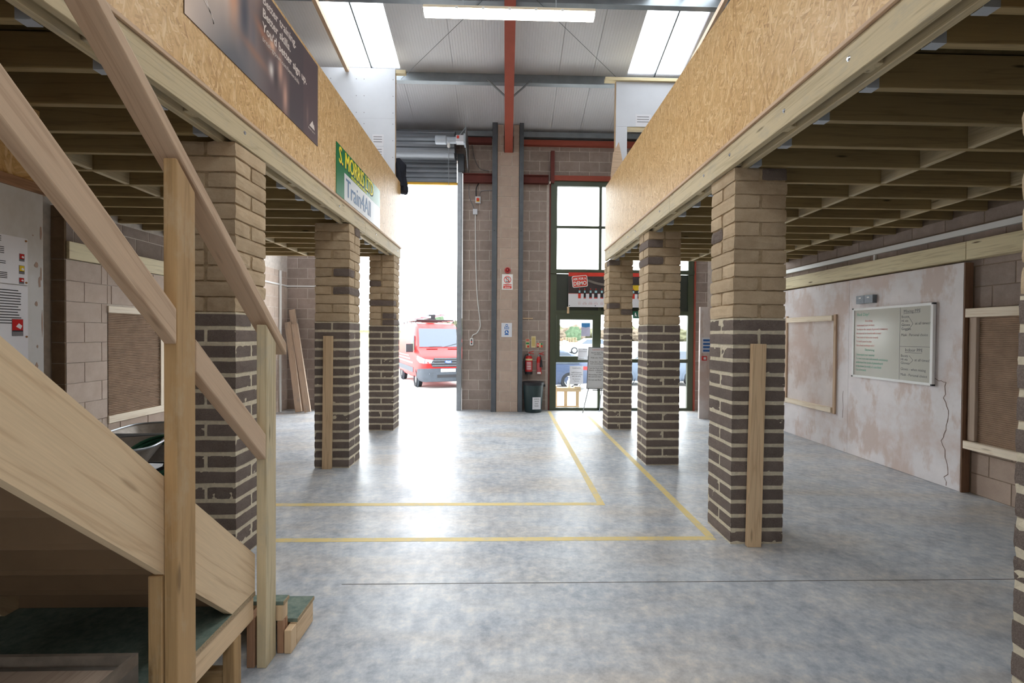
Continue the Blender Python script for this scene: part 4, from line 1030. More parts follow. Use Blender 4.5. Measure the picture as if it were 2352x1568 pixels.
# banner
BN = Plane((1.387, 10.585, 2.335), (1, 0, 0), (0, 0, 1)); BW, BH = 1.95, .775
mb = MB(); BN.rect(mb, 0, BW, 0, BH, .0, .004); ban = obj('demo_banner', mb, PAPER); tag(ban, 'printed banner reading ASK FOR A DEMO on the glazed screen', 'banner')
mb = MB(); BN.rect(mb, 0, BW, BH-.085, BH, .002, .001); obj('red_band', mb, SIGNRED, ban)
mb = MB(); BN.rect(mb, 0, BW, .305, BH-.086, .002, .001); obj('dark_band', mb, mk('banner_dark', sc(62, 54, 54), .6, .3, 0, .3, 3), ban)
mb = MB(); BN.rect(mb, 0, BW, .298, .304, .002, .001); obj('red_rule', mb, SIGNRED, ban)
mb = MB(); n = 14
arc = [(.42+.9*i/n, .58-.10*math.sin(PI*i/n)) for i in range(n+1)]
BN.poly(mb, [(u, v) for u, v in arc]+[(u, v+.05) for u, v in arc[::-1]], .0026, .0008); obj('grey_swoosh', mb, mk('banner_grey', sc(120, 112, 104), .6), ban)
def tilt(pts, c, a): return [(c[0]+(u-c[0])*math.cos(a)-(v-c[1])*math.sin(a), c[1]+(u-c[0])*math.sin(a)+(v-c[1])*math.cos(a)) for u, v in pts]
cc = (.255, .575)
mb = MB(); BN.poly(mb, tilt(rrect(.08, .43, .445, .705, .04), cc, .1), .004, .001); st = obj('stamp', mb, WHITE, ban)
mb = MB(); BN.poly(mb, tilt(rrect(.095, .415, .46, .69, .03), cc, .1), .005, .001); obj('stamp_red', mb, SIGNRED, st)
ca, sa = math.cos(.1), math.sin(.1)
def btxt(s, size, u, v, sx=1):
    q = tilt([(u, v)], cc, .1)[0]; text('lettering', s, size, (ca, 0, sa), (-sa, 0, ca), BN.p(q[0], q[1], .0062), WHITE, st, 'CENTER', size*.03, sx)
btxt('ASK FOR A', .072, .255, .608, .82); btxt('DEMO', .125, .255, .49, .84)
for i, (u, cA, cS, wd) in enumerate(((.25, SIGNRED, 1, .06), (.37, INK, 0, .05), (.5, INK, 1, .062), (.62, INK, 1, .08), (.755, INK, 1, .07), (1.35, INK, 1, .07), (1.47, SIGNRED, 0, .06), (1.6, INK, 1, .07))):
    mb = MB(); BN.rect(mb, u-wd/2, u+wd/2, .195, .305, .0035, .0012, 0); BN.rect(mb, u-wd/2+.004, u+wd/2-.004, .195, .215, .004, .001, 3)
    BN.rect(mb, u-wd*.42, u+wd*.42, .305, .39, .0035, .0012, 2); BN.rect(mb, u-wd*.32, u+wd*.32, .32, .37, .0045, .001, 1)
    BN.poly(mb, [(u-.012, .39), (u+.012, .39), (u+.004, .42), (u-.004, .42)], .0035, .0012, 3)
    obj('tool_picture', mb, [cA, mk('pale_screen', sc(160, 200, 208), .4) if i == 0 else bpy.data.materials['pale_screen'], INK, SIGNRED], ban)
for u, s in ((.25, 'D1'), (.37, 'D110'), (.5, 'D187'), (.62, 'X214'), (.755, 'D25')): BN.text('lettering', s, .04, u, .06, mk('banner_rose', sc(196, 130, 134), .6) if 'banner_rose' not in bpy.data.materials else bpy.data.materials['banner_rose'], ban, .0024, align='CENTER'); BN.text('lettering', 'RANGE', .018, u, .105, bpy.data.materials['banner_rose'], ban, .0024, align='CENTER')
mb = MB(); BN.rect(mb, 1.45, BW, .38, .5, .003, .001); obj('yellow_band', mb, SY, ban)
mb = MB()
for u in (.025, .61, 1.2, 1.9): BN.disc(mb, u, .03, .011, .003, .003, 10)
obj('eyelet', mb, BLACK, ban)
tag(bx('timber_strip', 1.36, 1.412, 10.602, 10.6185, 2.19, 2.34, PINE, None), 'short timber strip below the left corner of the demo banner', 'strip')
# papers on the door
DP = Plane((0, 10.598, 0), (1, 0, 0), (0, 0, 1)); GP = Plane((0, 10.637, 0), (1, 0, 0), (0, 0, 1))
mb = MB(); GP.rect(mb, 1.695, 1.895, 1.68, 1.98, .001, .001); o = tag(obj('blue_leaflet', mb, mk('lilac_paper', sc(214, 214, 240), .8)), 'leaflet with a blue top taped to the upper door pane', 'leaflet')
mb = MB(); GP.poly(mb, [(1.695, 1.98), (1.695, 1.895), (1.795, 1.875), (1.895, 1.895), (1.895, 1.98)], .002, .0008); obj('blue_head', mb, mk('sky_blue_print', sc(80, 150, 214), .6), o)
lined_paper(DP, 1.615, 1.835, 1.115, 1.405, [(.5, .95, 1.38, .01), (.1, .9, 1.34, .004), (.1, .9, 1.325, .004)], 'paper_sheet', 'white sheet taped over the door handle', 'paper')
o = lined_paper(GP, 1.44, 1.745, .595, 1.005, [], 'paper_sheet', 'white sheet with bold lines of text on the lower door pane', 'paper')
for i, (s_, z, sz) in enumerate((('PLEASE NOTE', .945, .036), ('Staff & Learners', .845, .042), ('MUST ALWAYS WEAR', .80, .032), ('PPE ON SITE', .755, .042), ('No admittance', .70, .034), ('Thank you', .655, .032))):
    GP.text('lettering', s_, sz, 1.592, z, INK, o, .004, align='CENTER', sx=.85)
# exit sign
mb = MB(); GX = Plane((0, 10.617, 0), (1, 0, 0), (0, 0, 1)); GX.rect(mb, 2.86, 3.1, 2.09, 2.25, .003, .003); ex = tag(obj('exit_sign', mb, mk('exit_green', sc(24, 92, 70), .5)), 'green emergency exit sign with a white running figure between the far right pillars', 'sign')
mb = MB(); GX.poly(mb, rrect(2.90, 2.93, 2.19, 2.22, .014), .004, .0008); GX.poly(mb, [(2.895, 2.13), (2.91, 2.13), (2.925, 2.155), (2.94, 2.13), (2.955, 2.135), (2.935, 2.17), (2.94, 2.185), (2.905, 2.188), (2.89, 2.165), (2.91, 2.165)], .004, .0008); GX.rect(mb, 2.98, 3.04, 2.12, 2.22, .004, .0008)
obj('running_figure', mb, WHITE, ex)

# flip chart
fc = thing('flip_chart', 'flip chart whiteboard easel with black handwriting standing by the glazed door', 'flip chart', (2.1, 10.2, 0))
FP = Plane((1.745, 10.12, .56), (1, 0, 0), (.055*.9, .09, .9)); fu = .72; fv = .89
FPb = Plane(FP.o, (1, 0, 0), (.0, .1, .995)); FP = FPb
mb = MB(); FP.poly(mb, [(0, 0), (fu, -.02), (fu+.05, fv-.02), (.05, fv)], 0, .02); obj('board', mb, mk('chart_face', sc(206, 208, 210), .3, .5, 0, .03, 3), fc)
mb = MB(); FP.poly(mb, [(-.008, -.012), (fu, -.032), (fu, -.018), (-.008, .002)], .004, .024); FP.rect(mb, .12, .6, -.05, -.03, .04, .05); obj('pen_tray', mb, BLACK, fc)
mb = MB(); FP.line(mb, -.004, 0, .046, fv, .012, .004, .026); FP.line(mb, .046, fv-.004, fu+.05, fv-.024, .012, .004, .026); obj('frame_edge', mb, GUARD, fc)
obj('leg', MB().tube([(1.80, 10.16, .62), (1.685, 10.285, .0)], .011, 8), GALV, fc); obj('leg', MB().tube([(2.42, 10.16, .6), (2.5, 10.285, .0)], .011, 8), GALV, fc)
obj('leg', MB().tube([(2.1, 10.2, .9), (2.1, 10.52, .0)], .011, 8), GALV, fc)
for s_, u, v, sz, m_ in (('Learners: 1st Fix', .08, .82, .052, RINK), ('Boards: Apply Two coats', .06, .755, .04, INK), ('until smooth', .12, .72, .036, INK), ('Walls only - Full skim', .05, .645, .042, INK), ('Friday Skim - Box &', .04, .555, .042, INK), ('finish, smoothing and', .05, .515, .038, INK), ('Sand the Room clean', .03, .42, .042, INK), ('Boards - to Bucket wash', .03, .375, .042, INK), ('and clean', .18, .335, .036, INK), ('Mix bonding to Rear', .02, .28, .042, INK), ('Mix sand and clean', .02, .235, .042, INK), ('Do not use floor', .02, .165, .05, INK)):
    FP.text('lettering', s_, sz, u+.05*v/fv, v, m_, fc, .001, sx=.85, ext=.0003)
mb = MB(); FP.line(mb, .05, .475, .6, .468, .004, .0012, .0006); obj('ruled_line', mb, INK, fc)

# ------------------------------------------------------------------ signs and fittings on the pier and wall
PP = Plane((0, 10.409, 0), (1, 0, 0), (0, 0, 1))
si = thing('alarm_sounder', 'round red alarm sounder on the block pier above the no-phones sign', 'sounder', (.018, 10.37, 3.115))
obj('base', MB().lathe([(.0, 10.409), (.066, 10.409), (.066, 10.37), (.058, 10.362), (.05, 10.362), (.042, 10.385), (.0, 10.385)], (.018, 0, 3.115), 24, 0, 'y') if False else MB().cyl((.018, 10.409, 3.115), (.018, 10.365, 3.115), .066, .06, 24), RED, si, True)
obj('horn', MB().cyl((.018, 10.3648, 3.115), (.018, 10.36, 3.115), .046, .042, 20), mk('dark_red', sc(110, 24, 24), .5), si)
obj('lens', MB().cyl((.018, 10.3598, 3.115), (.018, 10.342, 3.115), .024, .016, 16), RED, si, True)
mb = MB(); PP.rect(mb, -.104, .134, 2.69, 3.03, .004, .004); sg = tag(obj('no_phones_sign', mb, WHITE), 'white sign with a crossed-out phone, reading No mobile phones', 'sign')
mb = MB(); nn = 32
for k in range(nn):
    a, b = 2*PI*k/nn, 2*PI*(k+1)/nn; R0, R1 = .066, .08
    PP.poly(mb, [(.018+R0*math.cos(a), 2.91+R0*math.sin(a)), (.018+R1*math.cos(a), 2.91+R1*math.sin(a)), (.018+R1*math.cos(b), 2.91+R1*math.sin(b)), (.018+R0*math.cos(b), 2.91+R0*math.sin(b))], .006, .001)
PP.line(mb, -.033, 2.961, .069, 2.859, .015, .0072, .001); PP.poly(mb, rrect(-.072, .108, 2.716, 2.81, .008), .006, .001); obj('prohibition_ring', mb, SIGNRED, sg)
mb = MB()
PP.rect(mb, -.014, -.006, 2.86, 2.96, .0055, .001); PP.rect(mb, .044, .052, 2.86, 2.96, .0055, .001); PP.rect(mb, -.014, .052, 2.95, 2.96, .0055, .001); PP.rect(mb, -.014, .052, 2.86, 2.874, .0055, .001)
obj('phone_picture', mb, INK, sg)
PP.text('lettering', 'No mobile', .042, .018, 2.77, WHITE, sg, .0068, align='CENTER', bold=.001); PP.text('lettering', 'phones', .042, .018, 2.73, WHITE, sg, .0068, align='CENTER', bold=.001)
mb = MB(); PP.rect(mb, -.112, .124, 1.65, 1.96, .003, .003); sg = tag(obj('mandatory_sign', mb, PBOARD), 'white sign with two blue mandatory symbols on the block pier', 'sign')
obj('backing_strip', MB().box(-.122, -.113, 10.4, 10.409, 1.65, 1.96), BROWNWOOD, sg)
mb = MB(); PP.disc(mb, .008, 1.905, .03, .005, .001); PP.rect(mb, -.045, .06, 1.822, 1.878, .005, .001); PP.disc(mb, .008, 1.76, .045, .005, .001); PP.rect(mb, -.036, .05, 1.695, 1.718, .005, .001); obj('blue_symbol', mb, SIGNBLUE, sg)
mb = MB(); PP.poly(mb, rrect(-.012, .028, 1.895, 1.915, .008), .006, .0008); PP.poly(mb, [(-.008, 1.785), (.01, 1.785), (.012, 1.76), (.034, 1.748), (.034, 1.738), (-.012, 1.738)], .006, .0008)
for z in (1.865, 1.848, 1.831): PP.rect(mb, -.038, .053, z, z+.007, .006, .0008)
obj('white_figure', mb, WHITE, sg)
WP = Plane((0, 10.694, 0), (1, 0, 0), (0, 0, 1))
def plate(name, label, u0, u1, v0, v1, cells, mat=CARD):
    mb = MB(); WP.rect(mb, u0, u1, v0, v1, .003, .002); o = tag(obj(name, mb, mat), label, 'sign')
    for (a, b, c, d, m_, nm) in cells:
        mb = MB(); WP.rect(mb, u0+(u1-u0)*a, u0+(u1-u0)*b, v0+(v1-v0)*c, v0+(v1-v0)*d, .0042, .001); obj(nm, mb, m_, o)
    return o
o = plate('extinguisher_sign', 'tall red and green extinguisher sign above the left extinguisher', .44, .527, 1.405, 1.61, [(.1, .9, .72, .97, SIGNRED, 'symbol'), (.1, .9, .4, .6, SIGNGREEN, 'text_panel'), (.38, .9, .05, .28, SIGNRED, 'text_panel')])
mb = MB()
for a in (.1, .45, .75): WP.rect(mb, .45+.07*a, .455+.07*a, 1.558, 1.595, .0055, .001)
obj('white_figure', mb, WHITE, o)
o = plate('blank_card', 'tall blank yellowed card between the two extinguisher signs', .566, .667, 1.415, 1.672, [(.15, .85, .12, .88, mk('aged_card', sc(206, 184, 120), .8), 'faded_print')])
o = plate('extinguisher_sign', 'wide red and green extinguisher sign above the right extinguisher', .684, .828, 1.415, 1.516, [(.05, .42, .18, .98, SIGNRED, 'symbol'), (.05, .42, .02, .16, INK, 'text_panel'), (.68, .97, .6, .98, SIGNGREEN, 'text_panel'), (.68, .97, .05, .56, SIGNRED, 'text_panel')])
mb = MB(); WP.rect(mb, .706, .716, 1.45, 1.5, .0055, .001); WP.poly(mb, [(.726, 1.455), (.738, 1.455), (.736, 1.485), (.728, 1.485)], .0055, .001); obj('white_figure', mb, WHITE, o)
tag(bx('timber_strip', .37, .60, 10.675, 10.699, 2.06, 2.085, PINE, None), 'thin timber strip on the wall above the extinguisher signs', 'strip')
EX = thing('fire_extinguisher', 'wide red fire extinguisher with a cream band, on the left of the two', 'extinguisher', (.51, 10.58, .82), 'wall extinguishers')
def lz(prof, c): return MB().lathe(prof, c, 22)
obj('cylinder', lz([(.0, .86), (.078, .86), (.082, .875), (.082, 1.17), (.07, 1.215), (.03, 1.235), (.0, 1.236)], (.51, 10.59, 0)), RED, EX, True)
obj('base_skirt', lz([(.084, .82), (.086, .83), (.086, .875), (.084, .88)], (.51, 10.59, 0)), BLACK, EX, True)
obj('band', lz([(.0828, 1.13), (.0835, 1.135), (.0835, 1.165), (.0828, 1.17)], (.51, 10.59, 0)), CARD, EX, True)
mb = MB()
for k in range(8):
    a0, a1 = math.radians(-135+11.25*k), math.radians(-135+11.25*(k+1))
    mb.add([(.51+.0832*math.cos(a), 10.59+.0832*math.sin(a), z) for a, z in ((a0, .92), (a1, .92), (a1, 1.11), (a0, 1.11))], [(0, 1, 2, 3)])
lb_ = obj('label', mb, mk('rose_label', sc(190, 96, 100), .6), EX)
mb = MB()
for z in (.93, .955, .985, 1.0, 1.03, 1.06, 1.08):
    for k in range(6):
        a0, a1 = math.radians(-125+11.25*k), math.radians(-125+11.25*(k+1)); mb.add([(.51+.0838*math.cos(a), 10.59+.0838*math.sin(a), zz) for a, zz in ((a0, z), (a1, z), (a1, z+.008), (a0, z+.008))], [(0, 1, 2, 3)])
obj('print', mb, WHITE, lb_)
obj('valve', lz([(.02, 1.236), (.022, 1.25), (.022, 1.28), (.012, 1.29)], (.51, 10.59, 0)), CHROME, EX, True)
obj('squeeze_lever', MB().tube([(.50, 10.59, 1.285), (.56, 10.57, 1.29), (.62, 10.56, 1.275)], .009, 6).tube([(.50, 10.59, 1.3), (.56, 10.57, 1.32), (.615, 10.56, 1.34)], .008, 6), RED, EX)
obj('hose', MB().tube([(.49, 10.57, 1.265), (.43, 10.55, 1.25), (.40, 10.55, 1.15), (.40, 10.56, .95), (.42, 10.53, .86)], .013, 8), BLACK, EX, True)
obj('bracket', MB().box(.47, .55, 10.672, 10.697, 1.0, 1.1), BLACK, EX)
EX = thing('fire_extinguisher', 'slim red fire extinguisher with a black horn, on the right of the two', 'extinguisher', (.75, 10.6, .82), 'wall extinguishers')
obj('cylinder', lz([(.0, .822), (.052, .822), (.056, .83), (.056, 1.14), (.045, 1.19), (.022, 1.215), (.0, 1.216)], (.742, 10.62, 0)), RED, EX, True)
mb = MB()
for k in range(7):
    a0, a1 = math.radians(-150+11.25*k), math.radians(-150+11.25*(k+1))
    mb.add([(.742+.0568*math.cos(a), 10.62+.0568*math.sin(a), z) for a, z in ((a0, .86), (a1, .86), (a1, 1.08), (a0, 1.08))], [(0, 1, 2, 3)])
lb_ = obj('label', mb, bpy.data.materials['rose_label'], EX)
mb = MB()
for k in range(8):
    a0, a1 = math.radians(-140+11.25*k), math.radians(-140+11.25*(k+1)); mb.add([(.742+.0572*math.cos(a), 10.62+.0572*math.sin(a), zz) for a, zz in ((a0, .828), (a1, .828), (a1, .868), (a0, .868))], [(0, 1, 2, 3)])
obj('white_label', mb, WHITE, EX)
obj('valve', lz([(.016, 1.216), (.02, 1.23), (.02, 1.27), (.01, 1.28)], (.742, 10.62, 0)), CHROME, EX, True)
obj('squeeze_lever', MB().tube([(.735, 10.62, 1.265), (.80, 10.6, 1.27), (.85, 10.6, 1.25)], .009, 6).tube([(.735, 10.62, 1.28), (.79, 10.6, 1.29), (.845, 10.6, 1.31)], .008, 6), RED, EX)
obj('discharge_horn', MB().tube([(.75, 10.6, 1.25), (.782, 10.57, 1.2), (.785, 10.555, 1.13)], .01, 8).cyl((.785, 10.55, 1.14), (.785, 10.545, .98), .022, .034, 14), BLACK, EX, True)
obj('bracket', MB().box(.71, .775, 10.678, 10.697, 1.0, 1.1), BLACK, EX)
BI = thing('waste_bin', 'dark green plastic waste bin with a paper label beside the block pier', 'bin', (.585, 10.42, 0))
BGREEN = mk('dark_green_plastic', sc(32, 52, 54), .45, .5, 0, .12, 5)
bc = (.605, 10.43, 0)
obj('body', MB().lathe([(.0, .0), (.175, .0), (.185, .015), (.222, .56), (.228, .62), (.222, .622), (.178, .03), (.0, .03)], bc, 28), BGREEN, BI, True)
obj('rim', MB().lathe([(.226, .60), (.236, .605), (.238, .655), (.228, .66), (.222, .64)], bc, 28, 0, 'z', False), BLACK, BI, True)
obj('lid', MB().lathe([(.0, .672), (.12, .678), (.225, .668), (.242, .66), (.243, .645), (.236, .645)], bc, 28, 0, 'z', False), BLACK, BI, True)
obj('handle', MB().box(.835, .87, 10.39, 10.47, .56, .61), BLACK, BI)
lab = Plane((.645, 10.218, .09), (1, 0, 0), (-.0, -.062, 1)); mb = MB(); LPl = Plane((.575, 10.2155, .085), (1, .18, 0), (0, -.07, 1)); LPl.rect(mb, 0, .18, 0, .265, .012, .002)
lb_ = obj('label', mb, PAPER, BI)
for i, s_ in enumerate(('GENERAL', 'WASTE', 'ONLY', 'PLEASE')): LPl.text('lettering', s_, .034, .09, .215-.05*i, INK, lb_, .0135, align='CENTER', sx=.85)

# ------------------------------------------------------------------ boards above the mezzanines
t = thing('plasterboard_partition', 'grey-white plasterboard partition standing on the far end of the left mezzanine', 'partition', (-3.4, 8.74, 3.29))
for x0, x1, z0, z1 in ((XL+.01, -3.252, 3.292, 4.48), (-3.25, -2.043, 3.292, 4.48), (XL+.01, -2.672, 4.482, 5.598), (-2.67, -2.043, 4.482, 5.598), (XL+.01, -3.252, 5.6, 6.5), (-3.25, -2.043, 5.6, 6.5)):
    obj('board', MB().box(x0, x1, 8.68, 8.692, z0, z1), PBOARD, t)
bx('edge_stud', -2.09, -2.043, 8.693, 8.77, 3.292, 6.5, PINE, t)
bx('head_plate', XL+.01, -1.86, 8.693, 8.77, 6.42, 6.49, TREATED, t)
mb = MB(); QP = Plane((0, 8.679, 0), (1, 0, 0), (0, 0, 1))
for x in (-2.08, -2.6, -2.74, -3.2, -3.3):
    for z in (4.6, 4.9, 5.2, 5.5, 5.7, 6.0, 6.3): QP.disc(mb, x, z, .008, .001, .001, 6)
obj('screw', mb, GREYINK, t)
def hand_notice(u0, u1, v0, v1, label):
    o = lined_paper(QP if u0 < 0 else QR, u0, u1, v0, v1, [(.1, .85, v1-.05-.045*i, .012) for i in range(int((v1-v0)/.05)-1)], 'paper_notice', label, 'notice')
    return o
hand_notice(-2.45, -2.245, 5.1, 5.31, 'upper handwritten sheet on the left plasterboard partition')
hand_notice(-2.47, -2.245, 4.86, 5.085, 'lower handwritten sheet on the left plasterboard partition')
t = thing('plasterboard_partition', 'grey-white plasterboard partition with an opening, on the far end of the right mezzanine', 'partition', (3.4, 8.6, 3.29))
obj('board', MB().box(1.955, 3.15, 8.54, 8.552, 5.478, 6.285), PBOARD, t); obj('board', MB().box(3.153, XR-.01, 8.54, 8.552, 5.478, 6.285), PBOARD, t)
obj('board', MB().box(1.955, 2.16, 8.54, 8.552, 3.275, 5.476), PBOARD, t); obj('board', MB().box(3.6, XR-.01, 8.54, 8.552, 3.275, 5.476), PBOARD, t)
bx('edge_stud', 1.945, 1.99, 8.553, 8.63, 3.275, 6.285, PINE, t); bx('opening_header', 2.16, 3.6, 8.545, 8.63, 5.42, 5.476, TREATED, t)
bx('edge_stud', 2.115, 2.16, 8.553, 8.63, 3.275, 5.42, PINE, t)
bx('head_plate', 1.75, XR-.01, 8.5, 8.62, 6.287, 6.345, OLDWOOD, t)
QR = Plane((0, 8.539, 0), (1, 0, 0), (0, 0, 1))
hand_notice(2.31, 2.6, 5.48, 5.7, 'handwritten sheet pinned to the right plasterboard partition')
mb = MB().prism([(1.9, 8.42, 4.40), (2.12, 8.46, 4.44), (2.05, 8.46, 4.98), (1.86, 8.42, 4.75)], (0, .018, 0))
mb = MB().prism([(1.86, 8.49, 3.3), (2.13, 8.49, 3.3), (2.13, 8.49, 4.55), (2.0, 8.49, 5.18), (1.9, 8.49, 4.98), (1.86, 8.49, 4.6)], (0, .018, 0))
tag(obj('board_offcut', mb, PINE_RAIL), 'pointed timber offcut standing behind the far end of the right parapet', 'offcut')
for s_, (x0, x1, ya, za, yb, zb2) in (('left', (-2.93, -2.86, 8.66, 6.45, 4.4, 7.12)), ('right', (3.14, 3.2, 8.52, 6.35, 4.4, 7.05))):
    tag(beam('roof_batten', ((x0+x1)/2, ya, za), ((x0+x1)/2, yb, zb2), .06, .09, PINE_RAIL, None, (1, 0, 0)), 'brown timber batten rising across the %s rooflight' % s_, 'batten')

# jacket hung on the end of the left parapet
def jacket():
    bm = bmesh.new(); n, m = 16, 18; rows_ = []
    for i in range(m+1):
        f = i/m; z = 4.93-.62*f; wd = .12+.05*math.sin(f*PI)+.02*math.sin(f*9); cx = -2.05+.12*f+.02*math.sin(f*6); th = .05+.04*math.sin(PI*min(1, f*1.2))
        ring = []
        for k in range(n):
            a = 2*PI*k/n; p = Vector((cx+wd*.75*math.cos(a), 8.86+th*math.sin(a), z))
            p += noise.noise_vector(p*9)*.03+noise.noise_vector(p*24)*.012; ring.append(bm.verts.new(p))
        rows_.append(ring)
    for i in range(m):
        for k in range(n): bm.faces.new((rows_[i][k], rows_[i][(k+1) % n], rows_[i+1][(k+1) % n], rows_[i+1][k]))
    bm.faces.new(rows_[0]); bm.faces.new(rows_[-1][::-1]); bmesh.ops.recalc_face_normals(bm, faces=bm.faces)
    me = bpy.data.meshes.new('hung_jacket'); bm.to_mesh(me); bm.free(); me.materials.append(mk('black_cloth', sc(38, 40, 48), .9, .2, 0, .2, 12))
    me.polygons.foreach_set('use_smooth', [True]*len(me.polygons)); o = link('hung_jacket', me)
    sl = MB().tube([(-2.12, 8.84, 4.9), (-2.02, 8.78, 4.8), (-1.98, 8.8, 4.6), (-1.95, 8.8, 4.42)], .05, 10); obj('sleeve', sl, bpy.data.materials['black_cloth'], o, True)
    return tag(o, 'black jacket hung over the far end of the left parapet', 'jacket')
jacket()

# ------------------------------------------------------------------ posters on the left parapet
# big training poster: blurred photograph printed on a flat sheet (vertex colours), lettering on top
def poster():
    y0, y1, z0, z1 = 2.935, 4.952, 3.62, 4.44; nu, nv = 120, 48
    mb = MB(); mb.box(-1.9615, -1.956, y0, y1, z0, z1); root = obj('training_poster', mb, mk('poster_edge', sc(96, 84, 78), .6))
    tag(root, 'large brown photographic poster about better training on the left parapet', 'poster')
    vs = []; cols = []
    def g(u, v, cu, cv, su, sv): return math.exp(-((u-cu)/su)**2-((v-cv)/sv)**2)
    def mixv(a, b, t): return [a[i]+(b[i]-a[i])*max(0, min(1, t)) for i in range(3)]
    for j in range(nv+1):
        for i in range(nu+1):
            u, v = i/nu, j/nv; vs.append((-1.9555, y0+(y1-y0)*u, z0+(z1-z0)*v))
            c = mixv((222, 200, 184), (88, 72, 74), (u-.16)/.36)
            c = mixv(c, (92, 92, 100), 1.0*max(0, 1-abs(u-.26)/.26)*max(0, (.5-v)/.4))
            c = mixv(c, (236, 226, 220), g(u, v, .10, .95, .08, .35)*.7)
            c = mixv(c, (226, 214, 210), g(u, v, .215, .8, .018, .35)*.8)             # pale shirt edge
            c = mixv(c, (222, 158, 120), g(u, v, .255, .72, .035, .34))               # upper arm
            c = mixv(c, (214, 172, 150), g(u, v, .36, 1.0, .07, .22))                 # neck and shoulder
            c = mixv(c, (70, 70, 84), g(u, v, .325, .52, .035, .3))                   # vest
            c = mixv(c, (104, 98, 106), g(u, v, .385, .45, .02, .28)*.8)
            c = mixv(c, (70, 54, 54), g(u, v, .47, .62, .05, .2)*.9)
            c = mixv(c, (168, 116, 90), g(u, v, .455, .56-.9*(u-.455), .06, .06)*.9)  # far forearm
            c = mixv(c, (150, 110, 92), g(u, v, .40, .28-.25*(u-.4), .10, .05)*.9)    # near forearm
            c = mixv(c, (226, 178, 150), g(u, v, .53, .56, .03, .07))                 # hand
            c = mixv(c, (230, 224, 220), g(u, v, .525, .30, .022, .08))               # white glove
            c = mixv(c, (58, 46, 50), g(u, v, .56, .28, .02, .1))
            c = mixv(c, (214, 166, 146), g(u, v, .60, .42, .022, .16)*.9+g(u, v, .645, .18, .022, .2)*.85)
            if u > .69: c = mixv(c, (70, 58, 64), .85)
            if u > .83: c = mixv(c, (94, 72, 74), .8-.4*v)
            c = mixv(c, (150, 128, 120), g(u, v, .875, .25, .01, .12)*.6)
            cols.append([lin(q) for q in c]+[1])
    N = nu+1; mb = MB().add(vs, [(j*N+i, j*N+i+1, (j+1)*N+i+1, (j+1)*N+i) for j in range(nv) for i in range(nu)])
    m, nt, b = newmat('poster_photo'); b.inputs['Roughness'].default_value = .45; vc = nd(nt, 'ShaderNodeVertexColor', layer_name='print'); nt.links.new(vc.outputs[0], b.inputs['Base Color'])
    me = mb.mesh('photo_print', m); at_ = me.color_attributes.new('print', 'FLOAT_COLOR', 'POINT'); at_.data.foreach_set('color', [q for c in cols for q in c])
    link('photo_print', me, root)
    P = Plane((-1.955, 0, 0), (0, 1, 0), (0, 0, 1))
    LT = mk('poster_lettering', sc(226, 214, 208), .5, var=.02)
    for s_, z, sz in (('Better training.', 4.32, .098), ('Better skills.', 4.215, .098), ('You\u2019d better sign up.', 4.105, .098)): P.text('lettering', s_, sz, 3.845, z, LT, root, .0012, bold=.0022, ext=.0003, sx=1.0)
    P.text('lettering', 'british-gypsum.com/betterskills', .053, 3.845, 4.02, LT, root, .0012, ext=.0003, sx=1.0)
    mb = MB(); P.poly(mb, [(4.74, 3.745), (4.87, 3.745), (4.815, 3.82)], .0012, .0006); P.poly(mb, [(4.78, 3.745), (4.865, 3.745), (4.85, 3.795), (4.835, 3.78), (4.83, 3.8)], .0016, .0006)
    obj('mountain_logo', mb, LT, root); P.text('lettering', 'British Gypsum', .026, 4.715, 3.71, LT, root, .0012, ext=.0003)
    mb = MB(); q = [(3.0, 3.98), (3.08, 3.86), (3.2, 3.78), (3.22, 3.74), (3.15, 3.83), (3.06, 3.98), (3.1, 4.08), (3.16, 3.95), (3.1, 3.9), (3.02, 4.1)]
    for a, b2 in zip(q[:-1], q[1:]): P.line(mb, a[0], a[1], b2[0], b2[1], .012, .0012, .0006)
    obj('signature', mb, LT, root)
poster()
def sponsor():
    y0, y1, z0, z1 = 5.487, 7.35, 3.305, 3.895
    mb = MB(); mb.box(-1.9615, -1.956, y0, y1, z0, z1)
    root = obj('sponsor_sign', mb, mk('sign_dark_green', sc(0, 118, 66), .25, .5, 0, .03, 2)); tag(root, 'green and yellow sponsor sign with a white panel on the left parapet', 'sign')
    P = Plane((-1.9558, 0, 0), (0, 1, 0), (0, 0, 1))
    mb = MB(); P.rect(mb, 5.75, y1, z0, 3.625, .0008, .0006); obj('white_panel', mb, mk('sign_white_gloss', sc(226, 230, 234), .2, .5, 0, .02, 2), root)
    YT = mk('sign_yellow_ink', sc(246, 226, 20), .4, var=.02); BT = mk('sign_blue_ink', sc(20, 84, 132), .4, var=.02)
    for k in range(3):
        P.text('lettering_shadow', 'S. MORRIS LTD', .275, 5.572+.007*k, 3.677, INK, root, .0008+.0003*k, sx=.78, ext=.0001)
        P.text('lettering', 'S. MORRIS LTD', .275, 5.556+.007*k, 3.69, YT, root, .0022+.0005*k, sx=.78, ext=.0001)
    P.text('lettering', 'PROUD SPONSORS OF', .052, 6.0, 3.634, YT, root, .0012, bold=.001, sx=1.25, ext=.0002)
    for k in range(2): P.text('lettering', 'Train4All', .315, 5.80+.01*k, 3.365, BT, root, .002+.0005*k, sx=.9, ext=.0001)
sponsor()

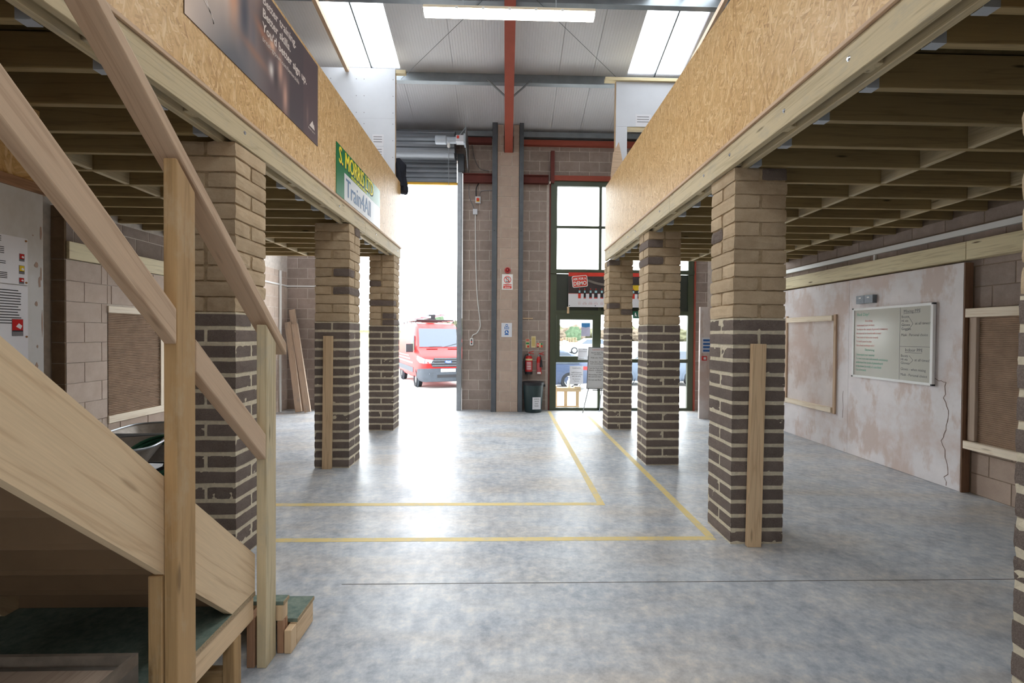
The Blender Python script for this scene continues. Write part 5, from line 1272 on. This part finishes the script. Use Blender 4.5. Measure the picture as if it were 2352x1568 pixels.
# ------------------------------------------------------------------ strip light
LAMP = emit_mat('lamp_glow', (1, .93, .82, 1), 11)
HOUSING = mk('lamp_housing', sc(214, 200, 176), .5, .3, 0, .02)
def strip_light(cx, cy, zc, label):
    t = thing('strip_light', label, 'lamp', (cx, cy, zc), 'strip lights of the hall')
    obj('body', MB().prism([(cx-.75, cy+a, zc+b_) for a, b_ in ((-.055, .04), (.055, .04), (.052, .062), (.04, .072), (-.04, .072), (-.052, .062))], (1.5, 0, 0)), HOUSING, t)
    obj('diffuser', MB().prism([(cx-.745, cy+a, zc+b_) for a, b_ in ((-.052, .0395), (.052, .0395), (.048, .012), (.03, 0), (-.03, 0), (-.048, .012))], (1.49, 0, 0)), LAMP, t)
    for x in (-.46, -.23, 0, .23, .46): obj('clip', MB().box(cx+x-.012, cx+x+.012, cy-.059, cy+.059, zc+.03, zc+.05), WHITE, t)
    for x in (-.41, .41): obj('suspension_wire', MB().cyl((cx+x, cy, zc+.072), (cx+x, cy, roof_z(cy)-.01), .003, n=5), GALV, t)
strip_light(.01, 4.2, 4.485, 'lit white strip light hanging under the roof in front of the red rafter')

# ------------------------------------------------------------------ yard outside: van, cars, fence of background things
def loft(stations, segs):
    # stations: (x, half width low, half width top, z bottom, z shoulder, z top); closed section
    mb = MB(); rings = []
    for x, hw, ht, zb, zm, zt in stations:
        h = [(hw*.93, zb), (hw, zb+.12), (hw, zm), (ht+(hw-ht)*.55, zm+(zt-zm)*.55), (ht+.03, zt-(zt-zm)*.12), (ht-.06, zt)]
        rings.append([(x, y, z) for y, z in h]+[(x, -y, z) for y, z in h[::-1]])
    n = 12; vs = [p for r in rings for p in r]
    fs = [(i*n+k, i*n+(k+1) % n, (i+1)*n+(k+1) % n, (i+1)*n+k) for i in range(len(rings)-1) for k in range(n)]
    fs += [tuple(range(n)), tuple(range((len(rings)-1)*n, len(rings)*n))[::-1]]
    return mb.add(vs, fs)
def place(mb, t):
    M = WM[t.name]; mb.v = [tuple(M @ Vector(p)) for p in mb.v]; return mb
TYRE = mk('tyre_rubber', sc(40, 42, 46), .85, .2); RIMM = mk('alloy_rim', sc(170, 174, 178), .35, .5, .5); CARGLASS = mk('car_glass', sc(62, 72, 84), .1, .5, 0, .02); LAMPG = mk('headlamp_glass', sc(132, 138, 146), .1, .7, 0, .02); GREYPL = mk('grey_bumper', sc(64, 70, 78), .6, .3)
def wheels(t, xs, y, r, wd, spokes):
    for x in xs:
        for s in (-1, 1):
            w_ = obj('wheel', place(MB().lathe([(r*.62, -wd/2), (r*.93, -wd/2), (r, -wd*.3), (r, wd*.3), (r*.93, wd/2), (r*.62, wd/2), (r*.62, -wd/2)], (x, s*y, r), 24, 0, 'y', False), t), TYRE, t, True)
            yo = s*(y+wd*.28); mb = MB().lathe([(r*.62, -.02), (r*.58, .03), (r*.5, .03)], (x, yo, r), 24, 0, 'y', False); mb.cyl((x, yo-.02, r), (x, yo+.02, r), r*.16, n=12)
            for k in range(spokes):
                a = 2*PI*k/spokes; mb.tube([(x+r*.1*math.cos(a), yo, r+r*.1*math.sin(a)), (x+r*.55*math.cos(a+.12), yo, r+r*.55*math.sin(a+.12))], r*.07, 5)
            obj('rim', place(mb, t), RIMM, w_)
            obj('arch', place(MB().lathe([(r*1.18, -.03), (r*1.22, .03)], (x, s*(y+wd*.32), r), 24, 0, 'y', False), t), GREYPL, w_)
a_ = math.radians(21)
V = thing('red_van', 'red panel van with ladders on its roof rack parked outside the open shutter', 'van', (-2.12, 17.3, -.28), None, -PI/2+a_)
VR = mk('van_red', sc(206, 24, 24), .45, .35, 0, .02, 1)
st_ = [(-.03, .74, .70, .36, .80, .98), (-.10, .86, .80, .34, .88, 1.10), (-.25, .94, .86, .32, 1.0, 1.2), (-.6, .99, .9, .32, 1.12, 1.34), (-.95, 1.01, .92, .32, 1.25, 1.46), (-1.3, 1.02, .86, .32, 1.34, 1.84), (-1.65, 1.02, .83, .32, 1.36, 2.2), (-2.0, 1.02, .82, .32, 1.38, 2.38), (-2.5, 1.02, .82, .32, 1.4, 2.46), (-5.3, 1.02, .82, .36, 1.4, 2.46), (-5.48, .98, .79, .4, 1.4, 2.4)]
obj('body', place(loft(st_, 12), V), VR, V, True)
def skin(pts, h, mat, nm, par=None, t=V): # thin panel lying on the bodywork: 3-D outline pushed out along its normal
    P = [Vector(p) for p in pts]; n = (P[1]-P[0]).cross(P[2]-P[0]).normalized()
    return obj(nm, place(MB().prism([p+n*h for p in P], -n*(h+.02)), t), mat, par or t)
skin([(-.99, -.86, 1.49), (-.99, .86, 1.49), (-1.66, .77, 2.2), (-1.66, -.77, 2.2)], .02, CARGLASS, 'windscreen')
for s in (-1, 1):
    o3 = [(-1.18, s*1.03, 1.37), (-1.98, s*1.03, 1.37), (-1.98, s*.945, 1.93), (-1.62, s*.95, 1.93)]
    skin(o3 if s < 0 else o3[::-1], .012, CARGLASS, 'side_window') if False else skin(o3[::-1] if s < 0 else o3, .012, CARGLASS, 'side_window')
    hp = [(-.02, .52, .93, 1.05), (-.085, .83, .92, 1.09), (-.25, .955, .94, 1.15), (-.6, 1.0, 1.06, 1.19)]
    for (xa, ya, la, ua), (xb, yb_, lb2, ub) in zip(hp[:-1], hp[1:]):
        q4 = [(xa, s*ya, la), (xb, s*yb_, lb2), (xb-.02, s*(yb_-.02), ub), (xa-.02, s*(ya-.02), ua)]
        skin(q4 if s > 0 else q4[::-1], .03, LAMPG, 'headlight')
    obj('wing_mirror', place(MB().box(-1.32, -1.16, min(s*1.06, s*1.32), max(s*1.06, s*1.32), 1.3, 1.62), V), BLACK, V)
    obj('fog_lamp', place(MB().cyl((-.06, s*.66, .56), (.02, s*.64, .56), .05, n=12), V), LAMPG, V)
    mb = MB().box(-5.3, -1.35, s*1.02-.012, s*1.02+.012, .52, .72); obj('side_cladding', place(mb, V), GREYPL, V)
    mb = MB()
    for z, x0, x1, h in ((.86, -5.2, -1.5, .05), (1.0, -5.2, -2.1, .04), (1.12, -5.2, -2.4, .03)): mb.box(x0, x1, s*1.022-.006, s*1.022+.006, z, z+h)
    obj('white_stripe', place(mb, V), WHITE, V)
mb = MB()
for x, hw in ((.035, .72), (-.02, .84), (-.12, .93), (-.35, .99), (-.62, 1.02)):
    pass
bst = [(.03, .70, .66, .28, .55, .74), (-.05, .86, .82, .26, .55, .76), (-.2, .95, .93, .26, .55, .76), (-.55, 1.03, 1.0, .28, .55, .72)]
obj('front_bumper', place(loft(bst, 12), V), GREYPL, V, True)
gr = obj('grille', place(MB().prism([(.0, y, z) for y, z in [(-.56, .80), (.56, .80), (.62, .9), (.5, 1.13), (-.5, 1.13), (-.62, .9)]], (-.14, 0, 0)), V), BLACK, V)
for z, hw in ((.85, .58), (.94, .6), (1.03, .55), (1.1, .5)): obj('grille_bar', place(MB().box(.0, .018, -hw, hw, z-.018, z+.018), V), GUARD, gr)
bd = obj('badge', place(MB().prism([(.02, .13*math.cos(k*PI/10), .985+.055*math.sin(k*PI/10)) for k in range(20)], (.02, 0, 0)), V), mk('badge_blue', sc(60, 90, 150), .3), V)
Mv = WM[V.name]; R3 = Mv.to_3x3()
text('lettering', 'Ford', .09, R3 @ Vector((0, 1, 0)), (0, 0, 1), Mv @ Vector((.042, -.085, .958)), WHITE, bd)
pl = obj('number_plate', place(MB().box(.03, .045, -.27, .27, .62, .735), V), WHITE, V)
text('lettering', 'HG69 HHX', .095, R3 @ Vector((0, 1, 0)), (0, 0, 1), Mv @ Vector((.047, -.245, .645)), INK, pl, sx=.95)
obj('lower_grille', place(MB().box(.02, .04, -.4, .4, .42, .52), V), BLACK, V)
obj('wiper', place(MB().tube([(-.98, -.5, 1.5), (-1.0, .0, 1.52)], .014, 5).tube([(-.98, .1, 1.5), (-1.08, .6, 1.62)], .014, 5), V), BLACK, V)
for y0_, y1_ in ((-.62, -.2), (.2, .62)): obj('bonnet_vent', place(MB().box(-.86, -.80, y0_, y1_, 1.43, 1.445), V), BLACK, V)
wheels(V, (-.98, -4.35), .9, .35, .22, 10)
rk = obj('roof_rack', place(MB().tube([(-2.2, -.78, 2.55), (-5.2, -.78, 2.55)], .03, 6).tube([(-2.2, .78, 2.55), (-5.2, .78, 2.55)], .03, 6), V), GALV, V)
for x in (-2.25, -3.2, -4.2, -5.1): obj('cross_bar', place(MB().tube([(x, -.8, 2.56), (x, .8, 2.56)], .025, 6).tube([(x, -.78, 2.45), (x, -.78, 2.56)], .02, 5).tube([(x, .78, 2.45), (x, .78, 2.56)], .02, 5), V), BLACK, rk)
for y, z in ((-.45, 2.68), (.3, 2.8)):
    lo = thing('ladder', 'aluminium ladder strapped on the van roof rack, %s one' % ('lower' if y < 0 else 'upper'), 'ladder', Mv @ Vector((-3.5, y, z)))
    for q in (-.2, .2): obj('stile', place(MB().box(-5.3, -1.9, y+q-.015, y+q+.015, z-.05, z+.03), V), HANGER, lo)
    for k in range(12): obj('rung', place(MB().cyl((-5.2+.29*k, y-.2, z), (-5.2+.29*k, y+.2, z), .018, n=6), V), HANGER, lo)
rb_ = tag(obj('equipment_box', place(MB().box(-3.0, -2.4, -.22, .08, 2.59, 2.62).box(-2.95, -2.45, -.2, .06, 2.62, 2.8), V), BLACK), 'black box between the ladders on the van roof rack', 'box')

def car(loc, rz, label, paint, name='blue_car'):
    t = thing(name, label, 'car', loc, None, rz)
    st2 = [(.0, .7, .66, .3, .5, .62), (-.12, .8, .75, .22, .58, .72), (-.5, .87, .8, .2, .68, .84), (-1.15, .89, .8, .2, .8, .96), (-1.45, .89, .72, .2, .84, 1.14), (-1.95, .89, .63, .2, .86, 1.42), (-2.6, .89, .62, .2, .87, 1.47), (-3.3, .89, .62, .2, .88, 1.43), (-3.85, .88, .66, .22, .88, 1.22), (-4.2, .86, .74, .26, .86, .98), (-4.35, .78, .7, .32, .7, .82)]
    obj('body', place(loft(st2, 12), t), paint, t, True)
    for s in (-1, 1):
        g1 = [(-1.5, s*.86, .93), (-3.85, s*.85, .95), (-3.45, s*.70, 1.34), (-2.05, s*.70, 1.36)]
        P = g1[::-1] if s < 0 else g1
        v = [Vector(p) for p in P]; n = (v[1]-v[0]).cross(v[2]-v[0]).normalized()
        obj('side_window', place(MB().prism([p+n*.03 for p in v], -n*.05), t), CARGLASS, t)
        obj('tail_light', place(MB().box(-4.33, -3.98, min(s*.75, s*.885), max(s*.75, s*.885), .74, .86), t), RED, t)
        obj('headlight', place(MB().box(-.42, -.08, min(s*.6, s*.85), max(s*.6, s*.85), .58, .72), t), LAMPG, t)
    obj('windscreen', place(MB().prism([(-1.2, -.7, 1.0), (-1.2, .7, 1.0), (-1.95, .6, 1.43), (-1.95, -.6, 1.43)], (.01, 0, .02)), t), CARGLASS, t)
    wheels(t, (-.85, -3.5), .8, .33, .2, 5); return t
car((-1.22, 17.7, -.27), PI, 'blue car parked outside the glazed door, its rear wheel in the lower pane', mk('car_blue', sc(56, 68, 92), .35, .4, 0, .03, 1))
car((3.8, 19.2, -.27), PI, 'blue-grey car outside, seen between the two far right pillars', mk('car_slate', sc(78, 90, 106), .35, .4, 0, .03, 1), 'parked_car')
car((5.4, 44, 0), PI, 'small white car in the distance beyond the upper door pane', mk('car_white', sc(216, 218, 220), .3, .5, 0, .02, 1), 'distant_car')
# timber trestle outside the door with a white pump bottle
t = thing('timber_trestle', 'small pine trestle standing outside the lower door pane', 'trestle', (1.44, 11.2, -.03))
bx('top_rail', 1.1, 1.77, 11.12, 11.3, .42, .46, PINE, t); bx('top_rail', 1.1, 1.77, 11.1, 11.118, .37, .46, PINE, t)
for x in (1.14, 1.38, 1.66): bx('leg', x, x+.075, 11.14, 11.19, -.02, .419, PINE, t)
bx('bottom_rail', 1.14, 1.735, 11.1, 11.139, -.015, .03, PINE, t); bx('cross_block', 1.12, 1.2, 11.1, 11.3, .461, .5, PINE, t); bx('cross_block', 1.62, 1.76, 11.1, 11.3, .461, .49, PINE, t)
t = thing('pump_bottle', 'white pump bottle standing on the pine trestle outside', 'bottle', (1.5, 11.2, .461))
obj('bottle_body', MB().lathe([(0, .461), (.045, .461), (.05, .48), (.05, .6), (.02, .64), (.018, .67), (0, .67)], (1.5, 11.2, 0), 16), WHITE, t, True)
obj('pump_head', MB().cyl((1.5, 11.2, .67), (1.5, 11.2, .72), .008, n=8).box(1.47, 1.52, 11.19, 11.21, .71, .73), WHITE, t)
# industrial unit seen between the left pillars
B = thing('industrial_unit', 'pale yellow industrial unit far away between the two left pillars', 'building', (-10.5, 34, -.3))
for x in [-16+i*1.0 for i in range(10)]: obj('wall_sheet', MB().box(x, x+.97, 33.5, 33.56, 0.7, 2.0), mk('pale_yellow_cladding', sc(196, 190, 130), .7) if 'pale_yellow_cladding' not in bpy.data.materials else bpy.data.materials['pale_yellow_cladding'], B)
obj('roof', MB().prism([(-16.2, 33.2, 1.95), (-16.2, 34.5, 2.4), (-16.2, 39, 2.4), (-16.2, 39, 1.9)], (10.5, 0, 0)), mk('roof_sage', sc(120, 140, 128), .7), B)
for x in (-15.9, -13.8, -11.7, -9.6, -7.5): obj('window_strip', MB().box(x, x+1.9, 33.46, 33.53, -.1, .68), mk('greenish_glass', sc(150, 176, 160), .2) if 'greenish_glass' not in bpy.data.materials else bpy.data.materials['greenish_glass'], B)
tag(obj('concrete_wall', MB().box(-16, -6, 30.5, 30.7, -.32, .62), mk('yard_wall', sc(130, 132, 136), .9)), 'low grey concrete wall in front of the pale yellow unit', 'wall')
tag(obj('green_container', MB().box(-4.6, -2.7, 33, 35, -.3, 2.3), mk('container_green', sc(70, 96, 88), .6)), 'dark green container behind the red van', 'container')
# hedge, bushes and stacked timber at the far edge of the site
LEAFS = [mk('hedge_%s' % n_, sc(*c), .95, .1, 0, .3, 2) for n_, c in (('olive', (92, 92, 72)), ('brown', (104, 94, 82)), ('green', (72, 88, 68)))]
rb = random.Random(4)
def bush(x, y, z, rx, h, mi, label):
    mb = MB(); ico = bmesh.new(); bmesh.ops.create_icosphere(ico, subdivisions=3, radius=1)
    for v in ico.verts:
        p = v.co.copy(); d = 1+.35*noise.noise(p*2.5+Vector((x, y, 0)))+.2*noise.noise(p*7+Vector((x, 0, y))); v.co = Vector((x+p.x*rx*d, y+p.y*rx*.6*d, z+h*.42+p.z*h*.55*d))
    me = bpy.data.meshes.new('bush'); ico.to_mesh(me); ico.free(); me.materials.append(LEAFS[mi])
    return tag(link('bush', me), label, 'bush')
def hedge():
    bm = bmesh.new()
    for i in range(34):
        x = -14+i*2.1+rb.uniform(-.6, .6); y = 92+rb.uniform(-3, 5); rx = 1.8+rb.random(); h = rb.uniform(1.9, 3.1); mi = rb.choice((0, 1, 1))
        g_ = bmesh.ops.create_icosphere(bm, subdivisions=3, radius=1)
        for v in g_['verts']:
            p = v.co.copy(); d = 1+.35*noise.noise(p*2.5+Vector((x, y, 0)))+.2*noise.noise(p*7+Vector((x, 0, y))); v.co = Vector((x+p.x*rx*d, y+p.y*rx*.6*d, 1.0+h*.42+p.z*h*.55*d))
            for f in v.link_faces: f.material_index = mi
    me = bpy.data.meshes.new('hedge'); bm.to_mesh(me); bm.free(); me.materials.append(LEAFS[0]); me.materials.append(LEAFS[1])
    o = link('hedge', me); tag(o, 'brown and olive hedge along the far edge of the site', 'hedge'); o['kind'] = 'stuff'
hedge()
bush(11.2, 78, .7, 1.3, 2.5, 2, 'greener round bush in front of the hedge, seen in the upper door pane')
bush(-11.2, 75, .6, 2.4, 4.2, 2, 'green bush on the bank right of the van roof')
bush(-7.2, 78, .6, 2.6, 3.6, 0, 'olive bush on the bank behind the van bonnet')
bank = MB(); bank.prism([(-9, 44, -.3), (-9, 52, 1.9), (-9, 62, 1.9), (-9, 70, .2)], (6, 0, 0)); tag(obj('grass_bank', bank, LEAFS[2]), 'grassy bank to the right of the red van', 'bank')
for i in range(6):
    x = 6.6+i*.95; hh = rb.randint(5, 8); t = thing('pallet_stack', ('stack of timber pallets, number %d from the left across the road' % (i+1)).replace('number 1', 'first').replace('number 2', 'second').replace('number 3', 'third').replace('number 4', 'fourth').replace('number 5', 'fifth').replace('number 6', 'sixth'), 'pallet stack', (x, 60, .45), 'pallet stacks across the road')
    for k in range(hh): obj('pallet', MB().box(x-.42, x+.42, 59.6, 60.4, .45+.13*k+.06, .45+.13*k+.085).box(x-.42, x-.32, 59.6, 60.4, .45+.13*k, .45+.13*k+.06).box(x-.05, x+.05, 59.6, 60.4, .45+.13*k, .45+.13*k+.06).box(x+.32, x+.42, 59.6, 60.4, .45+.13*k, .45+.13*k+.06), BROWNWOOD, t)
